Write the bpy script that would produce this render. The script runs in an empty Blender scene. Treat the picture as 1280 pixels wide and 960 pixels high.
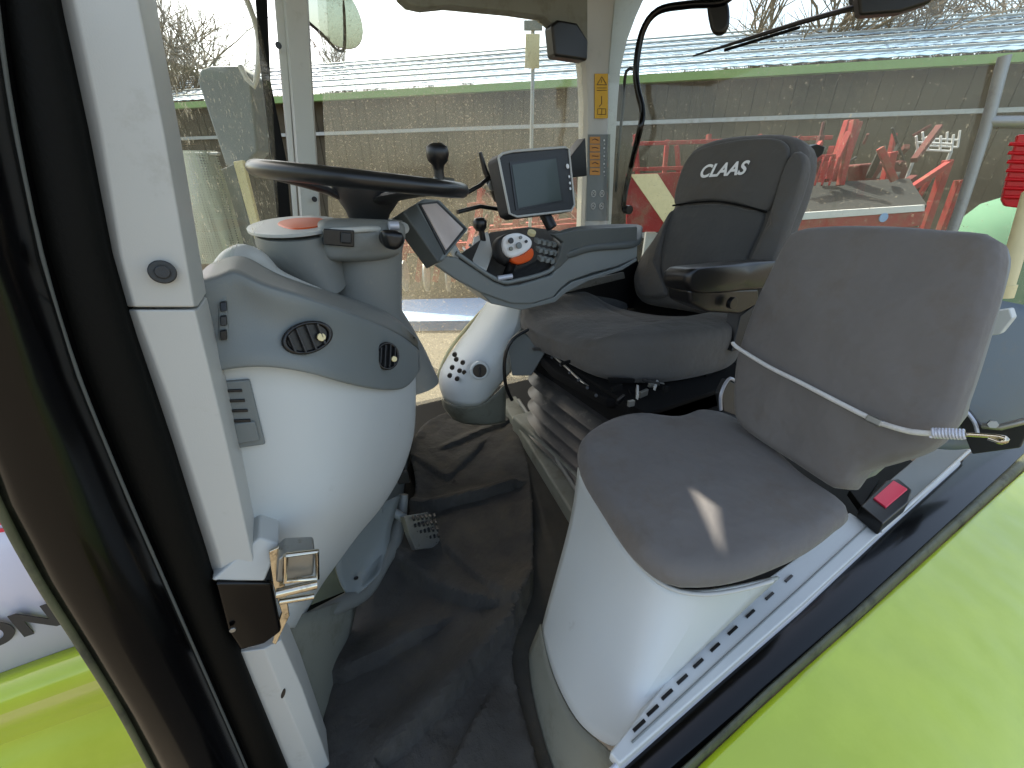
import bpy, bmesh, math, random
from mathutils import Vector, Matrix
from mathutils import noise as mnoise
random.seed(7)
C = bpy.context.scene.collection
SC = bpy.context.scene
V = Vector
# ---------------------------------------------------------------- camera (stands in the open door; +X rear of tractor, +Y across the cab, z=0 eye level)
FOC = 500.0; PITCH = math.radians(26); YAW = math.radians(28.4)
cf = V((math.sin(YAW)*math.cos(PITCH), math.cos(YAW)*math.cos(PITCH), -math.sin(PITCH)))
cr = V((math.cos(YAW), -math.sin(YAW), 0)); cu = cr.cross(cf)
cam = bpy.data.objects.new('camera', bpy.data.cameras.new('camera')); C.objects.link(cam)
cam.data.sensor_width = 36; cam.data.lens = 36*FOC/1280; cam.data.clip_start = 0.02; cam.data.clip_end = 600
cam.matrix_world = Matrix((cr, cu, -cf)).transposed().to_4x4()
SC.camera = cam
# ---------------------------------------------------------------- sky and sun
SUN_EL = math.radians(56); SUN_AZ = math.radians(-8)          # azimuth from +Y towards +X
sdir = V((math.sin(SUN_AZ)*math.cos(SUN_EL), math.cos(SUN_AZ)*math.cos(SUN_EL), math.sin(SUN_EL)))
w = bpy.data.worlds.new('World'); SC.world = w; w.use_nodes = True
nt = w.node_tree; bg = nt.nodes['Background']; sk = nt.nodes.new('ShaderNodeTexSky')
sk.sky_type = 'NISHITA'; sk.sun_disc = False; sk.sun_elevation = SUN_EL; sk.sun_rotation = SUN_AZ
sk.air_density = 1.0; sk.dust_density = 3.5; sk.ozone_density = 1.0
wbal = nt.nodes.new('ShaderNodeMix'); wbal.data_type = 'RGBA'; wbal.blend_type = 'MULTIPLY'; wbal.inputs['Factor'].default_value = 1
wbal.inputs['B'].default_value = (1, .91, .79, 1)               # the camera's warm white balance
nt.links.new(sk.outputs[0], wbal.inputs['A']); nt.links.new(wbal.outputs['Result'], bg.inputs[0]); bg.inputs[1].default_value = 0.15
sl = bpy.data.lights.new('sun', 'SUN'); sl.energy = 3.1; sl.angle = math.radians(0.7); sl.color = (1, .93, .82)
so = bpy.data.objects.new('sun', sl); C.objects.link(so); so.rotation_euler = sdir.to_track_quat('Z', 'Y').to_euler()
SC.view_settings.view_transform = 'Standard'; SC.view_settings.look = 'None'; SC.view_settings.exposure = 2.0; SC.view_settings.gamma = 1

# ---------------------------------------------------------------- measuring helpers: a sight line met with a real surface
def ray(x, y): return cf + cr*((x-640)/FOC) + cu*((480-y)/FOC)
def PY(x, y, v): d = ray(x, y); return d*(v/d.y)
def PX(x, y, v): d = ray(x, y); return d*(v/d.x)
def PZ(x, y, v): d = ray(x, y); return d*(v/d.z)
fh = V((math.sin(YAW), math.cos(YAW), 0))
def PD(x, y, v): d = ray(x, y); return d*(v/d.dot(fh))
def PP(x, y, p0, n): d = ray(x, y); return d*(p0.dot(n)/d.dot(n))
def lerp(a, b, t): return a+(b-a)*t

# ---------------------------------------------------------------- materials
def lin(c): return tuple(((v/255)/12.92 if v/255 <= .04045 else ((v/255+.055)/1.055)**2.4) for v in c)+(1,)
def mat(name, col, rough=.5, metal=0, coat=0, var=.08, vscale=8, bump=0, bscale=200, dirt=None, dscale=6, dthr=.55, spec=.5, sheen=0, bump2=0, b2scale=20):
    m = bpy.data.materials.new(name); m.use_nodes = True; n = m.node_tree.nodes; l = m.node_tree.links
    b = n['Principled BSDF']; b.inputs['Roughness'].default_value = rough; b.inputs['Metallic'].default_value = metal
    b.inputs['Coat Weight'].default_value = coat; b.inputs['Coat Roughness'].default_value = .06
    b.inputs['Specular IOR Level'].default_value = spec
    if sheen: b.inputs['Sheen Weight'].default_value = sheen; b.inputs['Sheen Roughness'].default_value = .4
    tc = n.new('ShaderNodeTexCoord')
    c = lin(col)
    nz = n.new('ShaderNodeTexNoise'); nz.inputs['Scale'].default_value = vscale; nz.inputs['Detail'].default_value = 6
    l.new(tc.outputs['Object'], nz.inputs['Vector'])
    mx = n.new('ShaderNodeMix'); mx.data_type = 'RGBA'
    mx.inputs['A'].default_value = tuple(v*(1-var) for v in c[:3])+(1,); mx.inputs['B'].default_value = tuple(min(1, v*(1+var)) for v in c[:3])+(1,)
    l.new(nz.outputs['Fac'], mx.inputs['Factor']); out = mx.outputs['Result']
    if dirt:
        n2 = n.new('ShaderNodeTexNoise'); n2.inputs['Scale'].default_value = dscale; n2.inputs['Detail'].default_value = 10; n2.inputs['Roughness'].default_value = .7
        l.new(tc.outputs['Object'], n2.inputs['Vector'])
        rp = n.new('ShaderNodeMapRange'); rp.inputs['From Min'].default_value = dthr; rp.inputs['From Max'].default_value = dthr+.2; rp.inputs['To Max'].default_value = .8
        l.new(n2.outputs['Fac'], rp.inputs['Value'])
        m2 = n.new('ShaderNodeMix'); m2.data_type = 'RGBA'; m2.inputs['B'].default_value = lin(dirt)
        l.new(rp.outputs[0], m2.inputs['Factor']); l.new(out, m2.inputs['A']); out = m2.outputs['Result']
        rr = n.new('ShaderNodeMapRange'); rr.inputs['To Min'].default_value = rough; rr.inputs['To Max'].default_value = min(1, rough+.3)
        l.new(rp.outputs[0], rr.inputs['Value']); l.new(rr.outputs[0], b.inputs['Roughness'])
    l.new(out, b.inputs['Base Color'])
    last = None
    for st, s in ((bump, bscale), (bump2, b2scale)):
        if st:
            n3 = n.new('ShaderNodeTexNoise'); n3.inputs['Scale'].default_value = s; n3.inputs['Detail'].default_value = 3
            l.new(tc.outputs['Object'], n3.inputs['Vector'])
            bp = n.new('ShaderNodeBump'); bp.inputs['Strength'].default_value = st; bp.inputs['Distance'].default_value = .5/s
            l.new(n3.outputs['Fac'], bp.inputs['Height'])
            if last: l.new(last, bp.inputs['Normal'])
            last = bp.outputs[0]
    if last: l.new(last, b.inputs['Normal'])
    return m
M = {}
M['trim'] = mat('pale_grey_plastic', (178, 179, 174), .42, var=.04, bump=.25, bscale=900, dirt=(150, 147, 135), dscale=14, dthr=.6)
M['trimblue'] = mat('cool_grey_plastic', (188, 193, 192), .4, var=.04, bump=.2, bscale=900, dirt=(150, 150, 142), dscale=12, dthr=.62)
M['mid'] = mat('mid_grey_plastic', (112, 118, 117), .5, var=.05, bump=.3, bscale=700, dirt=(135, 132, 120), dscale=16, dthr=.6)
M['trimdark'] = mat('blue_grey_moulded_trim', (90, 102, 110), .5, var=.06, bump=.3, bscale=600, dirt=(110, 112, 108), dscale=12, dthr=.56)
M['midark'] = mat('dark_grey_armrest_plastic', (72, 76, 74), .5, var=.08, bump=.3, bscale=600, dirt=(96, 92, 80), dscale=18, dthr=.58)
M['olive'] = mat('dusty_olive_grey_plastic', (118, 120, 110), .6, var=.1, bump=.3, bscale=500, dirt=(92, 88, 74), dscale=10, dthr=.5)
M['column'] = mat('warm_grey_plastic', (114, 116, 112), .5, var=.06, bump=.3, bscale=700, dirt=(142, 136, 120), dscale=20, dthr=.58)
M['dark'] = mat('charcoal_plastic', (36, 37, 38), .5, var=.15, bump=.3, bscale=500, dirt=(80, 76, 66), dscale=20, dthr=.6)
M['black'] = mat('black_plastic', (16, 16, 17), .35, var=.2, bump=.15, bscale=400, dirt=(60, 58, 50), dscale=25, dthr=.64)
M['blackgloss'] = mat('black_gloss_paint', (3, 3, 4), .18, var=.3, coat=.12, spec=.25, vscale=3, dirt=(22, 18, 16), dscale=5, dthr=.66)
M['rubber'] = mat('black_rubber', (5, 6, 5), .6, spec=.15, var=.2, bump=.2, bscale=300)
M['rubolive'] = mat('dusty_rubber_seal', (70, 74, 52), .5, var=.3, vscale=30, bump=.2, bscale=300, dirt=(24, 24, 20), dscale=20, dthr=.5)
M['seatfab'] = mat('charcoal_seat_fabric', (80, 78, 75), .92, var=.14, vscale=14, bump=.9, bscale=900, sheen=.12, dirt=(84, 78, 70), dscale=9, dthr=.52, bump2=.25, b2scale=14)
M['seatfabdk'] = mat('dark_seat_fabric', (70, 70, 69), .92, var=.12, vscale=14, bump=.9, bscale=900, sheen=.25, bump2=.25, b2scale=14)
M['jumpfab'] = mat('worn_grey_velour', (102, 99, 96), .95, var=.2, vscale=7, bump=.8, bscale=1100, sheen=.15, dirt=(94, 86, 76), dscale=7, dthr=.52, bump2=.3, b2scale=11)
M['seam'] = mat('black_thread', (10, 10, 10), .9, spec=.2)
M['mat'] = mat('dirty_black_carpet', (60, 58, 54), .95, var=.55, vscale=11, bump=1, bscale=420, dirt=(78, 72, 60), dscale=5, dthr=.5, bump2=.5, b2scale=25)
M['matdk'] = mat('dark_carpet', (60, 58, 52), .95, var=.3, vscale=20, bump=1, bscale=420, dirt=(74, 68, 56), dscale=12, dthr=.52)
M['lime'] = mat('lime_green_paint', (164, 184, 26), .3, var=.06, coat=.8, vscale=2.5, dirt=(182, 200, 56), dscale=2.2, dthr=.48, bump2=.25, b2scale=2.4)
M['bonnetwhite'] = mat('white_decal_panel', (205, 205, 220), .3, var=.03, coat=.5)
M['ink'] = mat('dark_grey_lettering', (42, 42, 46), .5)
M['white'] = mat('white_print', (225, 226, 226), .6, var=.02)
M['yellow'] = mat('yellow_sticker', (206, 160, 24), .45, var=.08, vscale=40)
M['orange'] = mat('orange_sticker', (190, 132, 62), .5, var=.1, vscale=60)
M['orangered'] = mat('orange_plastic', (206, 82, 26), .4, var=.1)
M['chrome'] = mat('worn_chrome', (205, 196, 176), .16, metal=1, var=.15, vscale=40, dirt=(90, 76, 52), dscale=60, dthr=.52)
M['steel'] = mat('zinc_steel', (150, 150, 145), .4, metal=.8, var=.2, vscale=40, dirt=(96, 84, 66), dscale=40, dthr=.55)
M['alu'] = mat('silver_trim', (186, 190, 200), .33, metal=.25, var=.05, vscale=20, dirt=(140, 138, 132), dscale=30, dthr=.6)
M['screen'] = mat('dark_display_glass', (48, 60, 54), .35, var=.1, coat=.15)
M['screen2'] = mat('display_glass_pale_reflection', (205, 190, 182), .25, var=.2, vscale=14, coat=.6)  # the reflection on the screen is put into its pale base colour
M['redbtn'] = mat('pink_red_button', (214, 52, 78), .4, var=.05)
M['cord'] = mat('white_cord', (196, 196, 192), .7, var=.2, vscale=160, bump=.8, bscale=500)
M['cream'] = mat('cream_metal', (208, 196, 150), .45, var=.15, vscale=20, dirt=(130, 110, 70), dscale=20, dthr=.6)
M['red'] = mat('red_machine_paint', (128, 10, 10), .8, var=.3, vscale=6, dirt=(110, 84, 66), dscale=5, dthr=.5)
M['maroon'] = mat('dark_red_rusty_paint', (74, 14, 10), .85, var=.4, vscale=6, dirt=(60, 44, 34), dscale=5, dthr=.5)
M['redtail'] = mat('red_plastic', (200, 16, 28), .3, var=.08)
M['greytarp'] = mat('grey_hood_panel', (22, 25, 24), .95, var=.25, vscale=4)
M['whitepaint'] = mat('dirty_white_paint', (190, 190, 186), .5, var=.1)
M['greenlid'] = mat('pale_green_plastic', (64, 104, 80), .85, var=.12, vscale=5)
M['galv'] = mat('galvanised_metal', (150, 154, 152), .45, metal=.4, var=.15, vscale=12, dirt=(110, 104, 92), dscale=9, dthr=.55)
M['bark'] = mat('bare_twigs', (96, 82, 60), .9, var=.3, vscale=4)
M['conif'] = mat('evergreen_leaf', (44, 66, 30), .8, var=.4, vscale=3)
M['roofsteel'] = mat('blue_grey_roof_sheet', (112, 138, 160), .55, var=.12, vscale=1.5, dirt=(120, 134, 140), dscale=1.2, dthr=.52)
M['gutter'] = mat('green_gutter', (118, 150, 84), .5, var=.15)
M['wall'] = mat('weathered_tan_cladding', (64, 58, 42), .85, var=.22, vscale=1.2, dirt=(46, 40, 30), dscale=1.6, dthr=.5)
M['walldk'] = mat('grey_concrete_panel', (54, 52, 40), .85, var=.2, vscale=1.2, dirt=(36, 36, 26), dscale=2, dthr=.48)
M['ground'] = mat('gravel', (92, 86, 74), .95, var=.3, vscale=6, bump=1, bscale=14, dirt=(96, 90, 76), dscale=1.2, dthr=.5)
M['bluesheet'] = mat('pale_blue_sheet_metal', (110, 150, 190), .4, var=.1)

def glassmat(name, dust, scale=60, base=.02, tint=(.93, .96, .94), spec=True, sp=.58):
    m = bpy.data.materials.new(name); m.use_nodes = True; n = m.node_tree.nodes; l = m.node_tree.links
    n.remove(n['Principled BSDF']); o = n['Material Output']
    tr = n.new('ShaderNodeBsdfTransparent'); tr.inputs[0].default_value = tint+(1,)
    gl = n.new('ShaderNodeBsdfGlossy'); gl.inputs['Roughness'].default_value = .03
    fr = n.new('ShaderNodeFresnel'); fr.inputs[0].default_value = 1.35
    a = n.new('ShaderNodeMixShader'); (l.new(fr.outputs[0], a.inputs[0]) if spec else a.inputs[0].__setattr__('default_value', .03)); l.new(tr.outputs[0], a.inputs[1]); l.new(gl.outputs[0], a.inputs[2])
    du = n.new('ShaderNodeBsdfTranslucent'); du.inputs[0].default_value = (.75, .68, .5, 1)
    df = n.new('ShaderNodeBsdfDiffuse'); df.inputs[0].default_value = (.6, .55, .42, 1)
    ad = n.new('ShaderNodeMixShader'); ad.inputs[0].default_value = .4; l.new(du.outputs[0], ad.inputs[1]); l.new(df.outputs[0], ad.inputs[2])
    tc = n.new('ShaderNodeTexCoord')
    vz = n.new('ShaderNodeTexNoise'); vz.inputs['Scale'].default_value = scale; vz.inputs['Detail'].default_value = 4; vz.inputs['Roughness'].default_value = .8
    l.new(tc.outputs['Object'], vz.inputs['Vector'])
    r1 = n.new('ShaderNodeMapRange'); r1.inputs['From Min'].default_value = sp; r1.inputs['From Max'].default_value = sp+.08; r1.inputs['To Max'].default_value = .9
    l.new(vz.outputs['Fac'], r1.inputs['Value'])
    bz = n.new('ShaderNodeTexNoise'); bz.inputs['Scale'].default_value = 2.2; bz.inputs['Detail'].default_value = 5; l.new(tc.outputs['Object'], bz.inputs['Vector'])
    r2 = n.new('ShaderNodeMapRange'); r2.inputs['From Min'].default_value = .3; r2.inputs['From Max'].default_value = .7; r2.inputs['To Min'].default_value = base; r2.inputs['To Max'].default_value = dust
    l.new(bz.outputs['Fac'], r2.inputs['Value'])
    ml = n.new('ShaderNodeMath'); ml.operation = 'MULTIPLY'; l.new(r1.outputs[0], ml.inputs[0]); l.new(bz.outputs['Fac'], ml.inputs[1])
    sm = n.new('ShaderNodeMath'); sm.operation = 'ADD'; sm.use_clamp = True; l.new(ml.outputs[0], sm.inputs[0]); l.new(r2.outputs[0], sm.inputs[1])
    b = n.new('ShaderNodeMixShader'); l.new(sm.outputs[0], b.inputs[0]); l.new(a.outputs[0], b.inputs[1]); l.new(ad.outputs[0], b.inputs[2])
    l.new(b.outputs[0], o.inputs[0]); return m
M['glass'] = glassmat('dusty_window_glass', .15, 120, .03, sp=.585)
M['glass3'] = glassmat('rear_window_glass', .06, 80, .012, sp=.615)
M['glass2'] = glassmat('window_glass', .05, 60, .015, spec=False)

# ---------------------------------------------------------------- object helpers
LOC = {}
def tag(o, label, cat, group=None, kind=None):
    if label: o['label'] = label
    if cat: o['category'] = cat
    if group: o['group'] = group
    if kind: o['kind'] = kind
    return o
def thing(name, label, cat, loc=(0, 0, 0), group=None):
    o = bpy.data.objects.new(name, None); C.objects.link(o); o.location = loc; o.empty_display_size = .05
    LOC[o.name] = V(loc); return tag(o, label, cat, group)
def base_of(p):
    while p.parent: p = p.parent
    return LOC.get(p.name, V((0, 0, 0)))
def link(name, verts, faces, m, parent=None, smooth=30, bevel=0, seg=2, sub=0, solid=0, soff=-1, own=False):
    me = bpy.data.meshes.new(name)
    off = base_of(parent) if parent else V((0, 0, 0))
    if own and not parent:
        off = sum((V(v) for v in verts), V())/len(verts)
    me.from_pydata([tuple(V(v)-off) for v in verts], [], faces)
    bm = bmesh.new(); bm.from_mesh(me); bmesh.ops.remove_doubles(bm, verts=bm.verts, dist=1e-5)
    bmesh.ops.recalc_face_normals(bm, faces=bm.faces); bm.to_mesh(me); bm.free()
    me.materials.append(M[m] if isinstance(m, str) else m)
    o = bpy.data.objects.new(name, me); C.objects.link(o)
    if own and not parent: o.location = off
    if parent: o.parent = parent
    if smooth:
        for p in me.polygons: p.use_smooth = True
        me.set_sharp_from_angle(angle=math.radians(smooth))
    if sub:
        s = o.modifiers.new('sub', 'SUBSURF'); s.levels = sub; s.render_levels = sub; s.boundary_smooth = 'PRESERVE_CORNERS'
    if solid:
        s = o.modifiers.new('solid', 'SOLIDIFY'); s.thickness = solid; s.offset = soff
    if bevel:
        b = o.modifiers.new('bev', 'BEVEL'); b.width = bevel; b.segments = seg; b.limit_method = 'ANGLE'; b.angle_limit = math.radians(40); b.harden_normals = True
    return o
def catmull(pts, n, closed=True):
    out = []; N = len(pts)
    if closed: segs = N
    else: segs = N-1
    L = [(pts[(i+1) % N]-pts[i]).length for i in range(segs)]; T = sum(L)
    for i in range(segs):
        k = max(1, round(n*L[i]/T))
        if closed: p0, p1, p2, p3 = pts[i-1], pts[i], pts[(i+1) % N], pts[(i+2) % N]
        else: p0, p1, p2, p3 = pts[max(i-1, 0)], pts[i], pts[i+1], pts[min(i+2, N-1)]
        for j in range(k):
            t = j/k
            out.append(.5*((2*p1)+(p2-p0)*t+(2*p0-5*p1+4*p2-p3)*t*t+(3*p1-p0-3*p2+p3)*t**3))
    if not closed: out.append(pts[-1].copy())
    return out
def slab(pts, d):           # polygon extruded by vector d
    n = len(pts); v = [V(p) for p in pts]+[V(p)+d for p in pts]
    f = [tuple(range(n)), tuple(range(2*n-1, n-1, -1))]+[(i, (i+1) % n, n+(i+1) % n, n+i) for i in range(n)]
    return v, f
def prism(name, pts, d, m, parent=None, bevel=.003, smoothn=0, **k):
    if smoothn: pts = catmull([V(p) for p in pts], smoothn)
    v, f = slab(pts, V(d)); return link(name, v, f, m, parent, bevel=bevel, **k)
def boxvf(c, ax, ay, az):
    v = []
    for i in (-1, 1):
        for j in (-1, 1):
            for k in (-1, 1): v.append(V(c)+ax*i+ay*j+az*k)
    return v, [(0, 1, 3, 2), (4, 6, 7, 5), (0, 4, 5, 1), (2, 3, 7, 6), (0, 2, 6, 4), (1, 5, 7, 3)]
def box(name, lo, hi, m, parent=None, bevel=.004, **k):
    c = [(a+b)/2 for a, b in zip(lo, hi)]; h = [(b-a)/2 for a, b in zip(lo, hi)]
    v, f = boxvf(c, V((h[0], 0, 0)), V((0, h[1], 0)), V((0, 0, h[2]))); return link(name, v, f, m, parent, bevel=bevel, **k)
def obox(name, c, ax, ay, az, m, parent=None, bevel=.003, **k):
    v, f = boxvf(c, ax, ay, az); return link(name, v, f, m, parent, bevel=bevel, **k)
def join(parts):
    V_, F_ = [], []
    for v, f in parts:
        o = len(V_); V_ += v; F_ += [tuple(i+o for i in q) for q in f]
    return V_, F_
def tubevf(pts, r, n=10, sm=0, cap=True):
    pts = [V(p) for p in pts]
    if sm:
        rr = r if isinstance(r, (list, tuple)) else None
        q = catmull(pts, sm, False)
        if rr:
            L = len(q); r = [rr[min(len(rr)-1, int(i/(L-1)*(len(rr)-1)))]*(1-((i/(L-1)*(len(rr)-1)) % 1))+rr[min(len(rr)-1, int(i/(L-1)*(len(rr)-1))+1)]*((i/(L-1)*(len(rr)-1)) % 1) for i in range(L)]
        pts = q
    if not isinstance(r, (list, tuple)): r = [r]*len(pts)
    t0 = (pts[1]-pts[0]).normalized(); a = t0.orthogonal().normalized(); v = []; N = len(pts)
    for i, p in enumerate(pts):
        t = ((pts[min(i+1, N-1)]-pts[max(i-1, 0)])).normalized(); a = (a-t*a.dot(t)).normalized(); b = t.cross(a)
        for k in range(n):
            an = 2*math.pi*k/n; v.append(p+(a*math.cos(an)+b*math.sin(an))*r[i])
    f = [(i*n+k, i*n+(k+1) % n, (i+1)*n+(k+1) % n, (i+1)*n+k) for i in range(N-1) for k in range(n)]
    if cap: f += [tuple(range(n-1, -1, -1)), tuple(range((N-1)*n, N*n))]
    return v, f
def tube(name, pts, r, m, parent=None, n=12, sm=0, **k):
    v, f = tubevf(pts, r, n, sm); return link(name, v, f, m, parent, smooth=50, **k)
def loft(name, secs, m, parent=None, smooth=35, cap=True, **k):
    n = len(secs[0]); v = [p for s in secs for p in s]
    f = [(i*n+j, i*n+(j+1) % n, (i+1)*n+(j+1) % n, (i+1)*n+j) for i in range(len(secs)-1) for j in range(n)]
    if cap: f += [tuple(range(n-1, -1, -1)), tuple(range((len(secs)-1)*n, len(secs)*n))]
    return link(name, v, f, m, parent, smooth=smooth, **k)
def grid(name, rows, m, parent=None, sub=2, solid=.004, **k):
    n = len(rows[0]); v = [p for r_ in rows for p in r_]
    f = [(i*n+j, i*n+j+1, (i+1)*n+j+1, (i+1)*n+j) for i in range(len(rows)-1) for j in range(n-1)]
    return link(name, v, f, m, parent, smooth=60, sub=sub, solid=solid, **k)
def pillowvf(out, nrm, thick, r, dome=0, n=72, seg=5, back=None):
    P = catmull([V(p) for p in out], n); c = sum(P, V())/len(P); nrm = V(nrm).normalized(); N = len(P)
    def inset(p, d):
        q = c-p; L = q.length; return p+q*min(.95, d/L)
    rings = []
    rb = min(r, thick*.45)
    for s in (.5,): rings.append([lerp(inset(p, rb), c, s)-nrm*thick for p in P])
    for k in range(seg+1):
        a = math.pi/2*k/seg; rings.append([inset(p, rb*(1-math.sin(a)))-nrm*(thick-rb*(1-math.cos(a))) for p in P])
    for k in range(seg+1):
        a = math.pi/2*k/seg; rings.append([inset(p, r*(1-math.cos(a)))-nrm*(min(r, thick-rb)*(1-math.sin(a))) for p in P])
    for s in (.06, .12, .18, .25, .32, .4, .5, .6, .7, .8, .9):
        rings.append([lerp(inset(p, r), c, s)+nrm*dome*(1-(1-s)**2) for p in P])
    v = [p for R in rings for p in R]; f = []
    for i in range(len(rings)-1):
        for j in range(N): f.append((i*N+j, i*N+(j+1) % N, (i+1)*N+(j+1) % N, (i+1)*N+j))
    v.append(c-nrm*thick); v.append(c+nrm*dome); L = (len(rings)-1)*N
    f += [(len(v)-2, (j+1) % N, j) for j in range(N)]+[(len(v)-1, L+j, L+(j+1) % N) for j in range(N)]
    return v, f
def pillow(name, out, nrm, thick, r, m, parent=None, dome=0, wob=0, **k):
    v, f = pillowvf(out, nrm, thick, r, dome)
    if wob: v = [p+V(nrm).normalized()*wob*mnoise.noise(p*9) for p in v]
    return link(name, v, f, m, parent, smooth=60, **k)
def disc(name, c, nrm, r, h, m, parent=None, n=28, bevel=.001, ry=None, up=None):
    nrm = V(nrm).normalized(); a = (V(up)-nrm*V(up).dot(nrm)).normalized() if up else nrm.orthogonal().normalized(); b = nrm.cross(a); ry = ry or r
    return prism(name, [V(c)+a*math.cos(2*math.pi*i/n)*r+b*math.sin(2*math.pi*i/n)*ry for i in range(n)], nrm*h, m, parent, bevel=bevel)
def torusvf(c, nrm, R, r, n=64, k=14, flat=1):
    nrm = V(nrm).normalized(); a = nrm.orthogonal().normalized(); b = nrm.cross(a); v = []
    for i in range(n):
        d = a*math.cos(2*math.pi*i/n)+b*math.sin(2*math.pi*i/n)
        for j in range(k):
            t = 2*math.pi*j/k; v.append(V(c)+d*(R+r*math.cos(t))+nrm*r*flat*math.sin(t))
    return v, [(i*k+j, i*k+(j+1) % k, ((i+1) % n)*k+(j+1) % k, ((i+1) % n)*k+j) for i in range(n) for j in range(k)]
def ell(c, rx, ry, n=28, nrm=(0, 0, 1), up=(1, 0, 0), pw=1.0):
    nrm = V(nrm).normalized(); a = (V(up)-nrm*V(up).dot(nrm)).normalized(); b = nrm.cross(a); o = []
    for i in range(n):
        t = 2*math.pi*i/n; ct, st = math.cos(t), math.sin(t)
        o.append(V(c)+a*rx*math.copysign(abs(ct)**pw, ct)+b*ry*math.copysign(abs(st)**pw, st))
    return o
def text(name, body, c, xd, yd, size, m, parent=None, depth=.0006, shear=0, bold=0):
    cu_ = bpy.data.curves.new('t', 'FONT'); cu_.body = body; cu_.align_x = 'CENTER'; cu_.align_y = 'CENTER'; cu_.size = size; cu_.extrude = depth; cu_.shear = shear; cu_.offset = bold
    to = bpy.data.objects.new('t', cu_); C.objects.link(to); dg = bpy.context.evaluated_depsgraph_get()
    me = bpy.data.meshes.new_from_object(to.evaluated_get(dg)); bpy.data.objects.remove(to)
    xd = V(xd).normalized(); zd = xd.cross(V(yd)).normalized(); yd = zd.cross(xd)
    vs = [V(c)+xd*v.co.x+yd*v.co.y+zd*v.co.z for v in me.vertices]; fs = [tuple(p.vertices) for p in me.polygons]
    return link(name, vs, fs, m, parent, smooth=0)

exec_order = []
# ================================================================= OUTSIDE: ground, shed, trees
GZ = -3.0
gnd = box('ground', (-150, -150, GZ-.5), (150, 250, GZ), 'ground', None, bevel=0); gnd['kind'] = 'structure'
# --- the shed: gutter line runs from left to right, nearer on the right
A = PD(300, 128, 13.4); B = PD(1500, 62, 8.6); A.z = B.z = (A.z+B.z)/2
wd = (B-A); wd.z = 0; WL = wd.length; wd.normalize(); wn = V((0, 0, 1)).cross(wd)      # wn points away behind
if wn.dot(fh) < 0: wn = -wn
A0 = A-wd*14; WL += 22; ez = A.z
shed = thing('farm_shed', 'long farm shed with tan cladding, pale blue corrugated roof and green gutter beyond the windows', 'shed', (A0.x, A0.y, GZ))
pv, pf = [], []
def bx(c, a, b, d, acc): acc.append(boxvf(c, a, b, d))
acc = []
lowh = 1.9
bx(A0+wd*WL/2+V((0, 0, (GZ+lowh-ez+0)/1))*0+V((0, 0, GZ+lowh/2-ez))+wn*.12, wd*WL/2, wn*.12, V((0, 0, lowh/2)), acc)
v, f = join(acc); link('concrete_wall', v, f, 'walldk', shed, smooth=0)
acc = []
n = int(WL/.25)
hh = (ez+.12)-(GZ+lowh)
for i in range(n):
    p = A0+wd*(i+.5)*WL/n; zc = GZ+lowh+hh/2-ez
    bx(p+V((0, 0, zc))+wn*(.1+.012*(i % 3)), wd*(WL/n/2-.005), wn*.04, V((0, 0, hh/2)), acc)
bx(A0+wd*WL/2+V((0, 0, GZ+lowh+hh/2-ez))+wn*.2, wd*WL/2, wn*.03, V((0, 0, hh/2)), acc)
v, f = join(acc); link('cladding', v, f, 'wall', shed, smooth=0)
obox('rail', A0+wd*WL/2+V((0, 0, GZ+lowh+.05-ez)), wd*WL/2, wn*.05, V((0, 0, .06)), 'galv', shed)
obox('rail', A0+wd*WL/2+V((0, 0, 1.35-ez))-wn*.02, wd*WL/2, wn*.03, V((0, 0, .04)), 'galv', shed)
obox('gutter', A0+wd*WL/2+V((0, 0, -.03))-wn*.22, wd*WL/2, wn*.07, V((0, 0, .07)), 'gutter', shed)
# roof: a shallow corrugated slope with sheet laps
rs = wn*math.cos(math.radians(20))+V((0, 0, math.sin(math.radians(20)))); rn = rs.cross(wd)
if rn.z < 0: rn = -rn
rows = []; RL = 5.2; nx = int(WL/.16)
R0 = A0-wn*.22+V((0, 0, .06))
vs, fs = [], []
for row in range(5):
    y0 = row*RL/5; y1 = (row+1)*RL/5+.08; b0 = len(vs)
    for i in range(nx+1):
        h = (.014 if i % 2 else 0)
        for yy, lift in ((y0, .035), (y1, 0)): vs.append(R0+wd*(i*WL/nx)+rs*yy+rn*(h+lift))
    fs += [(b0+2*i, b0+2*i+2, b0+2*i+3, b0+2*i+1) for i in range(nx)]
o = link('roof', vs, fs, 'roofsteel', shed, smooth=0, solid=.012)
for rr in (.1, .28, .46, .64, .82, .98): obox('roof_bar', R0+wd*WL/2+rs*RL*rr+rn*.07, wd*WL/2, rs*.035, rn*.02, 'galv', shed)
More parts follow.
